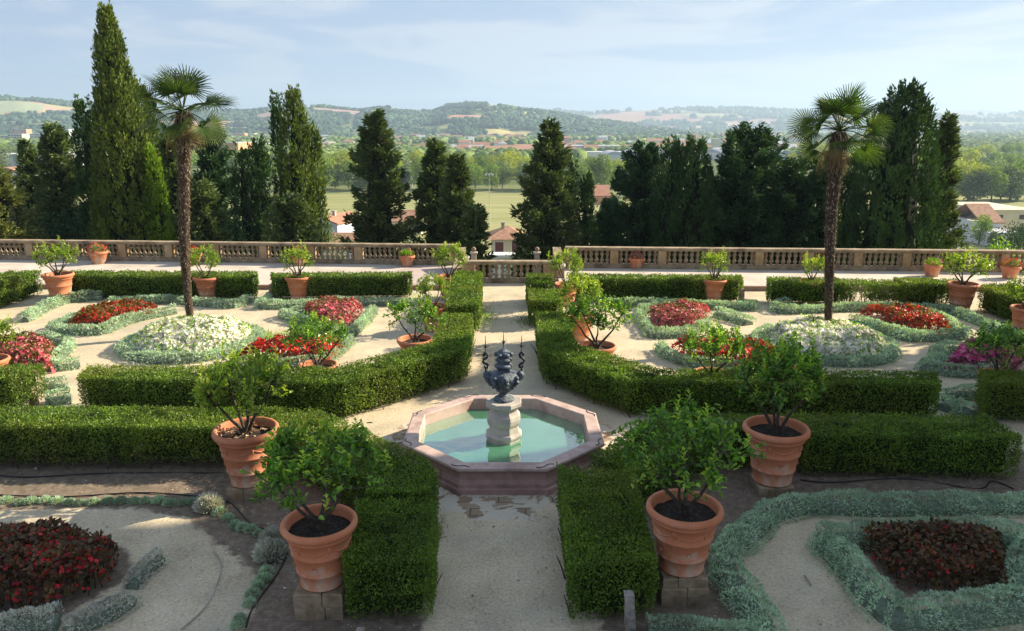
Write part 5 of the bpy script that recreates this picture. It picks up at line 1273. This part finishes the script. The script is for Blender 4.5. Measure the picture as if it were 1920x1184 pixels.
# ------------------------------------------------------------------ buildings
def building(pxx, pyb, wpx, hpx, depth, walls, roofm, roof, label, cat='house', win=None, group=None, rz=0, z=None, name='house', chim=0, shut=False, winmat='window', over=.35, rh=.25, winsz=None, roofwin=False):
    z = VZ if z is None else z
    x, Y = at(pxx, pyb, z); k = Y / math.cos(PITCH) / FPX * .97
    k = math.hypot(Y, CAMH - z) / FPX; w = wpx * k; h = hpx * k
    r = thing(name, label, cat, (x, Y + depth / 2, z), group, rz)
    a, b = w / 2, depth / 2
    mb = MB()
    if roof == 'gable':      # ridge along depth (gable faces viewer)
        mb.add([(-a, -b, 0), (a, -b, 0), (a, b, 0), (-a, b, 0), (-a, -b, h), (a, -b, h), (a, b, h), (-a, b, h), (0, -b, h + w * rh), (0, b, h + w * rh)], [(0, 1, 5, 8, 4), (2, 3, 7, 9, 6), (1, 2, 6, 5), (3, 0, 4, 7)])
    else: mb.box((-a, -b, -1), (a, b, h))
    o = mb.obj('wall', [M[walls]], off=(0, 0, 0)); o.parent = r
    mb = MB(); e = over; t = .25
    if roof == 'gable':
        rz_ = w * rh; s = rz_ / a
        for sg in (-1, 1):
            V = [(0, -b - e, h + rz_ + .02), (0, b + e, h + rz_ + .02), (sg * (a + e), b + e, h - e * s + .02), (sg * (a + e), -b - e, h - e * s + .02)]
            V += [(x_, y_, z_ + t) for x_, y_, z_ in V]; mb.add(V, [(0, 1, 2, 3), (4, 5, 6, 7), (0, 1, 5, 4), (1, 2, 6, 5), (2, 3, 7, 6), (3, 0, 4, 7)])
    elif roof == 'side':     # ridge parallel to the view plane
        rz_ = depth * rh; s = rz_ / b
        for sg in (-1, 1):
            V = [(-a - e, 0, h + rz_), (a + e, 0, h + rz_), (a + e, sg * (b + e), h - e * s), (-a - e, sg * (b + e), h - e * s)]
            V += [(x_, y_, z_ + t) for x_, y_, z_ in V]; mb.add(V, [(0, 1, 2, 3), (4, 5, 6, 7), (0, 1, 5, 4), (1, 2, 6, 5), (2, 3, 7, 6), (3, 0, 4, 7)])
    elif roof == 'hip':
        q = min(a, b) * .98; hh = h + min(w, depth) * rh; c = max(0, a - q)
        V = [(-a - e, -b - e, h), (a + e, -b - e, h), (a + e, b + e, h), (-a - e, b + e, h), (-c, 0, hh), (c, 0, hh)]
        mb.add(V, [(0, 1, 5, 4), (1, 2, 5), (2, 3, 4, 5), (3, 0, 4), (3, 2, 1, 0)])
    elif roof == 'vault':
        nv = max(1, int(w / 14)); 
        for i in range(nv):
            u0 = -a + w * i / nv; u1 = -a + w * (i + 1) / nv; m = 8; V = []
            for j in range(m + 1):
                t_ = j / m; V += [(u0 + (u1 - u0) * t_, -b - .1, h + .02 + (u1 - u0) * .16 * math.sin(math.pi * t_)), (u0 + (u1 - u0) * t_, b, h + .02 + (u1 - u0) * .16 * math.sin(math.pi * t_))]
            mb.add(V, [(2 * j, 2 * j + 2, 2 * j + 3, 2 * j + 1) for j in range(m)] + [tuple(range(0, 2 * m + 2, 2)), tuple(range(1, 2 * m + 3, 2))[::-1]])
    else:
        mb.box((-a - .2, -b - .2, h + .01), (a + .2, b + .2, h + .45))
    ro = mb.obj('roof', [M[roofm]], off=(0, 0, 0)); ro.parent = r
    for i in range(chim):
        mb = MB(); xx = -a * .3 + i * a * .45; zz = h + (w * rh * .6 if roof == 'gable' else min(w, depth) * rh * .6); mb.box((xx - .3, -b * .3, zz - .5), (xx + .3, -b * .3 + .6, zz + 1.3)); mb.box((xx - .4, -b * .3 - .1, zz + 1.31), (xx + .4, -b * .3 + .7, zz + 1.5)); o = mb.obj('chimney', [M['whitestone']], off=(0, 0, 0)); o.parent = ro
    if win:
        rows, cols = win; ww, wh = winsz or (min(1.3, w / cols * .45), min(1.7, h / rows * .55))
        mb = MB(); mb.box((-ww / 2, -.06, -wh / 2), (ww / 2, .04, wh / 2)); me = mb.mesh('window', [M[winmat]])
        mf = MB(); 
        for (p, q) in (((-ww / 2 - .14, -.1, -wh / 2 - .14), (-ww / 2, .02, wh / 2 + .14)), ((ww / 2, -.1, -wh / 2 - .14), (ww / 2 + .14, .02, wh / 2 + .14)), ((-ww / 2, -.1, wh / 2), (ww / 2, .02, wh / 2 + .14)), ((-ww / 2, -.16, -wh / 2 - .14), (ww / 2, .02, -wh / 2))): mf.box(p, q)
        mfe = mf.mesh('frame', [M['wall_white']])
        for i in range(rows):
            for j in range(cols):
                o = bpy.data.objects.new('window', me); C.objects.link(o); o.parent = r; o.location = (-a + w * (j + .5) / cols, -b - .03, h * (i + .55) / rows)
                if shut: f_ = bpy.data.objects.new('frame', mfe); C.objects.link(f_); f_.parent = o
    return r
building(622, 490, 64, 70, 11, 'wall_blue', 'roof_red', 'gable', 'white house gable with orange tiled roof and chimneys, left of the lone pyramid conifer', win=None, chim=2, rz=-.30, z=VZ + 3, rh=.16)  # white wall; the blue tint of its shade is in the colour
building(650, 500, 60, 34, 9, 'wall_white', 'roof', 'side', 'low annex with tiled roof below the white house gable', z=VZ + 3, win=(1, 2), winsz=(1, 1.2))
building(952, 520, 62, 72, 9, 'wall_yellow', 'roof', 'hip', 'cream house with maroon shutters and brown hipped roof seen in the central gap', win=(2, 2), winsz=(1.5, 2.0), winmat='shutter', shut=True, chim=1, z=VZ + 3, over=.9, rh=.30)
building(942, 535, 44, 52, 3, 'wall_white', 'wall_white', 'flat', 'white balcony wall in front of the cream house', cat='balcony', name='balcony_wall', z=VZ + 3)
building(760, 440, 60, 24, 10, 'wall_yellow', 'roof', 'side', 'low cream house between the lone pyramid conifer and its neighbour', win=(1, 3))
building(1150, 425, 34, 18, 14, 'wall_blue', 'metalroof', 'side', 'small house with grey metal roof left of the dark group', win=(1, 2))
building(1128, 384, 30, 16, 14, 'wall_orange', 'roof_red', 'side', 'orange roofed shed beside the yellow park trees', cat='shed', name='shed', win=None)
building(1890, 445, 86, 48, 22, 'wall_yellow', 'wall_yellow', 'flat', 'cream flat roofed building at the right edge', cat='building', name='flat_roofed_building', win=(2, 2), winsz=(1.8, 1.2))
building(1856, 452, 40, 34, 16, 'wall_white', 'roof', 'side', 'low white building left of the cream flat roofed building', cat='building', win=(1, 2))
building(1882, 462, 60, 22, 14, 'wall_white', 'metalroof', 'flat', 'long white low building in front of the cream flat roofed one', cat='building', win=(1, 4))
building(1215, 432, 40, 20, 14, 'wall_white', 'metalroof', 'side', 'white low house glimpsed through the dark trees right of centre', win=(1, 2))
building(1468, 385, 50, 12, 14, 'wall_white', 'metalroof', 'flat', 'white low shed glimpsed left of the right palm trunk', cat='shed', name='shed', win=None)
# sheds of the industrial estate and left edge
SH = [(30, 318, 110, 22, 60, 'wall_white', 'metalroof', 'vault'), (10, 345, 60, 20, 40, 'wall_white', 'roof', 'vault'), (80, 300, 90, 8, 50, 'wall_white', 'metalroof', 'flat'), (30, 292, 80, 6, 60, 'wall_blue', 'metalroof', 'flat'),
      (295, 296, 50, 10, 50, 'wall_blue', 'metalroof', 'vault'), (430, 300, 36, 30, 40, 'wall_orange', 'metalroof', 'flat'), (455, 285, 60, 14, 50, 'wall_white', 'metalroof', 'flat'),
      (990, 296, 160, 14, 40, 'wall_white', 'roof', 'side'), (930, 304, 110, 13, 25, 'wall_white', 'metalroof', 'flat'), (850, 302, 90, 9, 20, 'wall_white', 'metalroof', 'flat'), (1090, 290, 150, 15, 35, 'wall_white', 'metalroof', 'flat'), (1120, 300, 160, 13, 30, 'wall_white', 'metalroof', 'flat'), (1190, 306, 110, 15, 40, 'wall_white', 'metalroof', 'vault'),
      (1240, 300, 110, 15, 40, 'wall_white', 'metalroof', 'vault'), (1060, 284, 110, 5, 40, 'wall_blue', 'metalroof', 'side'), (1180, 283, 90, 9, 40, 'wall_white', 'metalroof', 'flat'), (1350, 302, 80, 15, 50, 'wall_white', 'metalroof', 'vault'), (1440, 304, 100, 15, 50, 'wall_white', 'metalroof', 'vault'),
      (1480, 300, 60, 8, 60, 'wall_white', 'metalroof', 'flat'), (1290, 288, 90, 5, 60, 'wall_white', 'metalroof', 'flat'), (1000, 285, 70, 5, 60, 'wall_white', 'roof', 'side'), (700, 262, 90, 3, 80, 'wall_white', 'metalroof', 'flat'), (790, 263, 60, 3, 80, 'wall_white', 'metalroof', 'flat'), (960, 262, 70, 3, 80, 'wall_white', 'metalroof', 'flat'), (1840, 258, 60, 3, 80, 'wall_white', 'metalroof', 'flat')]
for s_ in SH:
    building(*s_[:8], 'long pale industrial shed low in the valley town', cat='industrial shed', name='industrial_shed', group='industrial sheds in the valley', over=.2, rh=.08)
AP = [(10, 268, 22, 12, 'wall_white'), (30, 270, 26, 17, 'wall_yellow'), (38, 262, 26, 18, 'wall_orange'), (55, 266, 20, 14, 'wall_white'), (78, 268, 24, 16, 'wall_yellow'), (92, 256, 14, 16, 'wall_orange'), (108, 258, 14, 15, 'wall_yellow'), (122, 262, 18, 18, 'wall_white'),
      (293, 265, 24, 14, 'wall_orange'), (300, 260, 12, 10, 'wall_yellow'), (405, 262, 20, 9, 'wall_white'), (425, 262, 22, 10, 'wall_yellow'), (448, 262, 22, 11, 'wall_orange'), (468, 261, 20, 10, 'wall_yellow'), (488, 262, 18, 8, 'wall_orange'), (1345, 280, 10, 18, 'wall_yellow')]
for i, (x_, yb, w_, h_, wl) in enumerate(AP):
    big = i < 9
    building(x_, yb, w_, h_, 22, wl, 'wall_white', 'flat', 'distant apartment block in the row of blocks at the foot of the left hills' if i < 15 else 'distant cream tower block right of centre above the sheds', cat='apartment block', name='apartment_block', group='distant apartment blocks' if i < 15 else None, win=(4, 5) if big else None, winsz=(3.0, 2.6))
random.seed(4)
HS = []
for i in range(150):
    x_ = random.choice([random.uniform(590, 960), random.uniform(880, 1340), random.uniform(1180, 1500)]); y_ = random.uniform(256, 292)
    HS.append((x_, y_))
for (x_, y_) in HS:
    k_ = (y_ - 238) / 30
    building(x_, y_, random.uniform(9, 20) * (.4 + k_ * .6), random.uniform(5, 8) * (.5 + k_ * .6), random.uniform(10, 16), random.choice(['wall_white', 'wall_yellow', 'wall_orange', 'wall_white']), random.choice(['roof', 'roof_red', 'metalroof', 'roof']), random.choice(['side', 'hip', 'side']),
             'small house with reddish roof in the distant valley town', group='small houses of the valley town', over=.5)
# light masts on the playing field
for i, (x_, yb, h_, lab) in enumerate([(918, 420, 92, 'tall floodlight mast standing on the meadow'), (773, 352, 20, 'short lamp post at the edge of the meadow, left one'), (885, 352, 18, 'short lamp post at the edge of the meadow, middle one'), (1160, 368, 22, 'short lamp post near the yellow trees right of centre')]):
    x, Y = at(x_, yb, VZ); k_ = math.hypot(Y, 29) / FPX; H_ = h_ * k_
    r = thing('floodlight_mast', lab, 'light mast', (x, Y, VZ), 'light masts')
    mb = MB(); mb.tube([(0, 0, 0), (0, 0, H_)], [.16, .09], 8); o = mb.obj('pole', [M['pole']], off=(0, 0, 0)); o.parent = r
    mb = MB(); mb.box((-1.3, -.12, H_ - .1), (1.3, .12, H_ + .08)); o = mb.obj('crossbar', [M['pole']], off=(0, 0, 0)); o.parent = r
    for u in (-1, 0, 1): mb = MB(); mb.box((u - .3, -.35, H_ - .5), (u + .3, 0.05, H_ - .12)); o = mb.obj('lamp', [M['wall_white']], off=(0, 0, 0)); o.parent = r

# ------------------------------------------------------------------ park and valley trees
def broadleaf(seed, mat, H=15., R=5.5, n=1700, leaf=.85):
    r_ = np.random.default_rng(seed); r = thing('broadleaf_tree', 'x', 'tree', (0, 0, 0), 'park trees beyond the meadow')
    mb = MB(); mb.tube([(0, 0, -.3), (.1, 0, H * .3), (0, .1, H * .6)], [.35, .26, .12], 7)
    nl = 13; cs = []
    for k in range(nl):
        d = Vector(r_.normal(size=3)).normalized(); c = np.array([d.x * R * .58, d.y * R * .58, H * .54 + d.z * H * .32]); cs.append((c, R * r_.uniform(.36, .56)))
        mb.tube([(0, 0, H * .32), tuple(c * [.5, .5, .8]), tuple(c)], [.14, .08, .03], 4)
    cs.append((np.array([0, 0, H * .55]), R * .62)); o = mb.obj('trunk', [M['treebark']], off=(0, 0, 0)); o.parent = r
    mb = MB()
    for c, q in cs:
        m = n // len(cs); d = unit(r_.normal(size=(m, 3))); P = c + d * q * r_.uniform(.72, 1.08, m)[:, None]
        P[:, 2] = np.maximum(P[:, 2], H * .12); sz = leaf * r_.uniform(.55, 1.3, m)
        V, F = leaves(P, unit(r_.normal(size=(m, 3)) + d * .6), d, sz, sz * .75, .15); mb.add(V, F, 0, np.clip(r_.random() * .4 + r_.random(m) * .6, 0, 1))
    o = mb.obj('crown', [M[mat]], off=(0, 0, 0)); o.parent = r; return r
BV = [broadleaf(101, 'park_a'), broadleaf(102, 'park_b', R=5.8), broadleaf(103, 'park_c'), broadleaf(104, 'park_a', H=13, R=6.5), broadleaf(105, 'park_b', H=17, R=5.2), broadleaf(106, 'conifer', H=12, R=5)]
LB = ['deep green rounded tree in the park row beyond the meadow', 'yellow green rounded tree in the park row beyond the meadow', 'grey green rounded tree in the park row beyond the meadow', 'deep green rounded tree in the park row beyond the meadow', 'yellow green rounded tree in the park row beyond the meadow', 'very dark rounded tree in the park row beyond the meadow']
random.seed(12)
TP = []
def row(x0, x1, step, y0, y1, kinds, hs=(.85, 1.15)):
    x = x0
    while x < x1:
        TP.append((x + random.uniform(-.3, .3) * step, random.uniform(y0, y1), random.choice(kinds), random.uniform(*hs))); x += step * random.uniform(.75, 1.25)
row(560, 1130, 26, 352, 360, [0, 0, 2, 3, 5], (.8, 1.0))
row(570, 1000, 24, 334, 346, [1, 4, 1, 0, 2])
row(560, 980, 26, 320, 330, [0, 1, 2, 4], (.6, .85))
row(1090, 1260, 24, 352, 372, [1, 1, 4, 0])
row(1130, 1300, 26, 330, 345, [0, 3, 1], (.55, .75))
row(1180, 1500, 30, 328, 338, [0, 1, 3], (.5, .7))
row(1400, 1660, 28, 345, 360, [0, 1, 4])
row(1480, 1930, 27, 322, 338, [1, 4, 0, 2])
row(1600, 1940, 24, 350, 374, [0, 3, 1, 2, 5])
row(1500, 1940, 26, 300, 312, [1, 0, 3, 4])
row(1780, 1950, 24, 374, 380, [5, 0, 1])
row(-20, 140, 24, 312, 330, [0, 3, 2])
row(-20, 500, 26, 292, 300, [2, 0, 3])
row(300, 520, 26, 318, 345, [0, 3, 2])
TP += [(1835, 458, 0, .5), (1908, 470, 5, .55), (1862, 466, 5, .35), (655, 470, 2, .35), (1180, 440, 0, .5), (1110, 445, 5, .5)]
for i, (x_, y_, kd, hs) in enumerate(TP):
    x, Y = at(x_, y_, VZ); s_ = hs * 1.02
    dup(BV[kd], (x, Y, VZ), random.uniform(0, 6.28), (s_ * random.uniform(.9, 1.2), s_ * random.uniform(.9, 1.2), s_), LB[kd], 'park trees beyond the meadow')
for b_ in BV: remove(b_)

# far woods: crowns one can no longer tell apart
t_ = (1 + 5 ** .5) / 2
IC = np.array([(-1, t_, 0), (1, t_, 0), (-1, -t_, 0), (1, -t_, 0), (0, -1, t_), (0, 1, t_), (0, -1, -t_), (0, 1, -t_), (t_, 0, -1), (t_, 0, 1), (-t_, 0, -1), (-t_, 0, 1)]) / 1.9
IF = np.array([(0, 11, 5), (0, 5, 1), (0, 1, 7), (0, 7, 10), (0, 10, 11), (1, 5, 9), (5, 11, 4), (11, 10, 2), (10, 7, 6), (7, 1, 8), (3, 9, 4), (3, 4, 2), (3, 2, 6), (3, 6, 8), (3, 8, 9), (4, 9, 5), (2, 4, 11), (6, 2, 10), (8, 6, 7), (9, 8, 1)])
def blobs(P, S, mat, name, label):
    n = len(P); sc = S[:, None, None] * rng.uniform(.75, 1.25, (n, 12, 1)) * np.array([1, 1, .95])
    V = (P[:, None, :] + IC[None] * sc).reshape(-1, 3); F = (IF[None] + np.arange(n)[:, None, None] * 12).reshape(-1, 3)
    mb = MB(); mb.add(V, F, 0, np.repeat(rng.random(n), 20), smooth=True); o = mb.obj(name, [M[mat]]); kind(o, 'stuff', label, 'woodland'); return o
nn = 26000
U = rng.uniform(-100, 2020, nn); Yp = 238 + 60 * rng.random(nn) ** .8 + 9
Yv = (CAMH - VZ) * FPX / (Yp - HOR); Xv = (U - 960) / FPX * Yv
msk = (Yv > 560) & (Yv < 3600) & (fbm(Xv / 130, Yv / 180, 4, 77) > np.where((U > 850) & (U < 1500) & (Yv > 560) & (Yv < 1400), .66, np.where((U > 560) & (U < 1500), .42, .25))) 
msk &= ~((U > -50) & (U < 140) & (Yv < 800) & (Yv > 560))
P = np.stack([Xv, Yv, np.full(nn, VZ + 3.0)], 1)[msk]
blobs(P, rng.uniform(3.0, 8.0, len(P)) * (1 + (P[:, 1] - 600) / 3500), 'farwood_y', 'valley_woodland', 'hazy yellow green woodland spread over the far valley floor')

# ------------------------------------------------------------------ hills
def hills_mat(name, wood, field, fs, fth, pasture):
    m, t, out = mat_base(name); pos = geo_pos(t)
    mpg = N(t, 'ShaderNodeMapping'); mpg.inputs['Scale'].default_value = (1, 1.0, 2.2); t.links.new(pos, mpg.inputs[0])
    c = ramp(t, [(.35, wood[0]), (.65, wood[1])], noise(t, .02, 6, .6, pos))
    past = ramp(t, [(.46, (0, 0, 0)), (.52, (1, 1, 1))], noise(t, fs * 1.6, 4, .55, mpg.outputs[0], .6)); c = mixc(t, past, c, pasture)
    a = N(t, 'ShaderNodeAttribute'); a.attribute_name = 'field'
    vo = N(t, 'ShaderNodeTexVoronoi'); vo.inputs['Scale'].default_value = fs * 3; t.links.new(mpg.outputs[0], vo.inputs[0])
    fc = mixc(t, .45, field, vo.outputs['Color'], 'MULTIPLY')
    f = ramp(t, [(fth, (0, 0, 0)), (fth + .03, (1, 1, 1))], a.outputs['Fac']); c = mixc(t, f, c, fc)
    p = N(t, 'ShaderNodeBsdfPrincipled'); p.inputs['Roughness'].default_value = 1; p.inputs['Specular IOR Level'].default_value = 0
    t.links.new(c, p.inputs['Base Color']); t.links.new(p.outputs[0], out.inputs[0]); return m
M['hillA'] = hills_mat('wooded_hill', ((.05, .08, .03), (.10, .13, .045)), (.50, .42, .25), .0022, .5, (.15, .17, .07))
M['hillB'] = hills_mat('far_hill', ((.07, .09, .05), (.12, .13, .07)), (.52, .40, .27), .0011, .5, (.22, .21, .13))
def hill(name, ridge, Y0, Yr, mat, seed, amp, fieldth, res=(420, 70), foot=None, back=1.5):
    rx = np.array([p[0] for p in ridge], float); ry = np.array([p[1] for p in ridge], float)
    U = np.linspace(rx[0], rx[-1], res[0]); Rp = np.interp(U, rx, ry)
    V, ny = [], res[1]; T = np.linspace(0, back, ny); rows = []
    zr = np.array([zat(u, r, Yr)[1] for u, r in zip(U, Rp)])
    Yg = Y0 + (Yr - Y0) * T[:, None] + np.zeros_like(U)[None]
    Xg = (U[None] - 960) / FPX * Yg * 1.0
    s = np.where(T < 1, T, 1 - (T - 1) * .9)[:, None]
    prof = s * s * (3 - 2 * s)
    rel = (zr - VZ)[None]
    n1 = fbm(Xg / (amp * 9), Yg / (amp * 13), 5, seed) - .5
    rid = 1 - np.abs(fbm(Xg / (amp * 14), Yg / (amp * 22), 4, seed + 4) - .5) * 4
    env = np.clip(T * 4, 0, 1)[:, None] * np.where(T < 1, 1 - T ** 3, .4)[:, None]
    Z = VZ - 2 + rel * (prof * .62 + .38 * s) + (n1 * 1.25 + rid * .12) * rel * env * .75
    # keep the near slopes below the ridge line as seen from the garden
    lim = (Rp[None] + 2.5) ; zl = CAMH + (zr - CAMH)[None] * Yg / Yr - 2; Z = np.where((T < .97)[:, None], np.minimum(Z, zl), Z)
    Z = np.maximum(Z, VZ - 6)
    fld = fbm(Xg / (amp * 5), Yg / (amp * 8) + Z / 40, 4, seed + 9)
    mb = MB(); idx = np.arange(ny * res[0]).reshape(ny, res[0])
    mb.add(np.stack([Xg, Yg, Z], -1), np.stack([idx[:-1, :-1], idx[:-1, 1:], idx[1:, 1:], idx[1:, :-1]], -1).reshape(-1, 4), smooth=True)
    o = mb.obj(name, [M[mat]]); kind(o, 'structure'); a = o.data.attributes.new('field', 'FLOAT', 'POINT'); a.data.foreach_set('value', np.clip((fld - fieldth) * 3 + .5, 0, 1).astype(np.float32).ravel())
    return Xg, Yg, Z, fld
ridgeA = [(-300, 192), (-60, 184), (0, 186), (60, 187), (140, 193), (220, 200), (300, 207), (380, 210), (430, 208), (480, 209), (560, 200), (620, 201), (680, 207), (735, 205), (790, 212), (815, 213), (845, 200), (880, 196), (930, 198), (965, 205), (1010, 209), (1060, 215), (1100, 222), (1150, 230), (1200, 238), (1260, 246), (1320, 256)]
def wood_on(h, n, seed, th, s0, label, mat='farwood', gate=.5):
    Xg, Yg, Z, fld = h; ny, nx = Xg.shape
    i = rng.uniform(0, ny * .70, n); j = rng.uniform(0, nx - 1.01, n); i0 = i.astype(int); j0 = j.astype(int); fi = i - i0; fj = j - j0
    def bl(A): return (A[i0, j0] * (1 - fi) + A[i0 + 1, j0] * fi) * (1 - fj) + (A[i0, j0 + 1] * (1 - fi) + A[i0 + 1, j0 + 1] * fi) * fj
    X, Y, Zz, f = bl(Xg), bl(Yg), bl(Z), bl(fld)
    k = (f < th) & (fbm(X / 60, Y / 90 + Zz / 15, 3, seed) > gate)
    P = np.stack([X, Y, Zz + s0 * .35], 1)[k]; blobs(P, rng.uniform(.6, 1.25, len(P)) * s0, mat, 'hill_woodland', label)
hA = hill('hills', ridgeA, 1900, 2900, 'hillA', 21, 40, .60)
wood_on(hA, 34000, 3, .585, 8.5, 'blue green woodland covering the nearer hills', gate=.42)
ridgeB = [(900, 222), (980, 215), (1040, 209), (1085, 216), (1110, 213), (1160, 211), (1250, 206), (1330, 204), (1400, 206), (1450, 209), (1500, 211), (1560, 209), (1600, 207), (1650, 204), (1700, 212), (1760, 213), (1800, 215), (1835, 218), (1880, 212), (1920, 214), (2000, 210), (2200, 216)]
hB = hill('far_hills', ridgeB, 3900, 6200, 'hillB', 33, 90, .50)
wood_on(hB, 9000, 4, .50, 20, 'faint bluish woodland patches on the far hills', gate=.5)
ridgeC = [(1500, 222), (1700, 210), (1760, 208), (1810, 206), (1850, 211), (1920, 216), (2100, 220)]
hill('distant_mountain', ridgeC, 8200, 9400, 'hillB', 44, 200, .8, res=(120, 30))

# ------------------------------------------------------------------ villa wing and tree beyond the frame at right, added to shade the garden
wing = thing('unseen_villa_wing', 'unseen villa wing added to shade the garden from the right', 'building', (27, -6, 0))
mb = MB(); mb.box((-7.2, 8, 0), (7, 25.2, 15.2)); o = mb.obj('wall', [M['wall_yellow']], off=(0, 0, 0)); o.parent = wing
mb = MB(); V = [(-8, 7, 15.21), (8, 7, 15.21), (8, 26, 15.21), (-8, 26, 15.21), (0, 14, 17.5), (0, 19, 17.5)]; mb.add(V, [(3, 2, 1, 0), (0, 1, 4), (1, 2, 5, 4), (2, 3, 5), (3, 0, 4, 5)]); o = mb.obj('roof', [M['roof']], off=(0, 0, 0)); o.parent = wing
for i in range(3):
    for j in range(4):
        mb = MB(); mb.box((-7.26, 9.5 + j * 4, 2 + i * 4.6), (-7.203, 10.8 + j * 4, 4.2 + i * 4.6)); o = mb.obj('window', [M['shutter']], off=(0, 0, 0)); o.parent = wing
for (x, y, s_, lab) in ((20.6, 20.7, .74, 'unseen broad tree beside the end of the villa wing, shading the fountain'),):
    t_ = broadleaf(200 + int(y), 'park_a', H=15, R=4.6, n=2600, leaf=.6); t_.location = (x, y, 0); t_.scale = (s_ * .68, s_ * .68, s_); t_['label'] = lab; t_['group'] = 'trees at the villa wing'

# ------------------------------------------------------------------ haze
def haze(density, color):
    m, t, out = mat_base('valley_haze'); v = N(t, 'ShaderNodeVolumePrincipled'); v.inputs['Density'].default_value = density; v.inputs['Color'].default_value = (*color, 1); v.inputs['Anisotropy'].default_value = .2
    t.links.new(v.outputs[0], out.inputs['Volume'])
    mb = MB(); mb.box((-9500, -80, -40), (9500, 12500, 480)); o = mb.obj('haze', [m]); kind(o, 'stuff'); o['label'] = 'pale blue haze over the valley'; return o
haze(.00019, (.56, .77, 1.0))
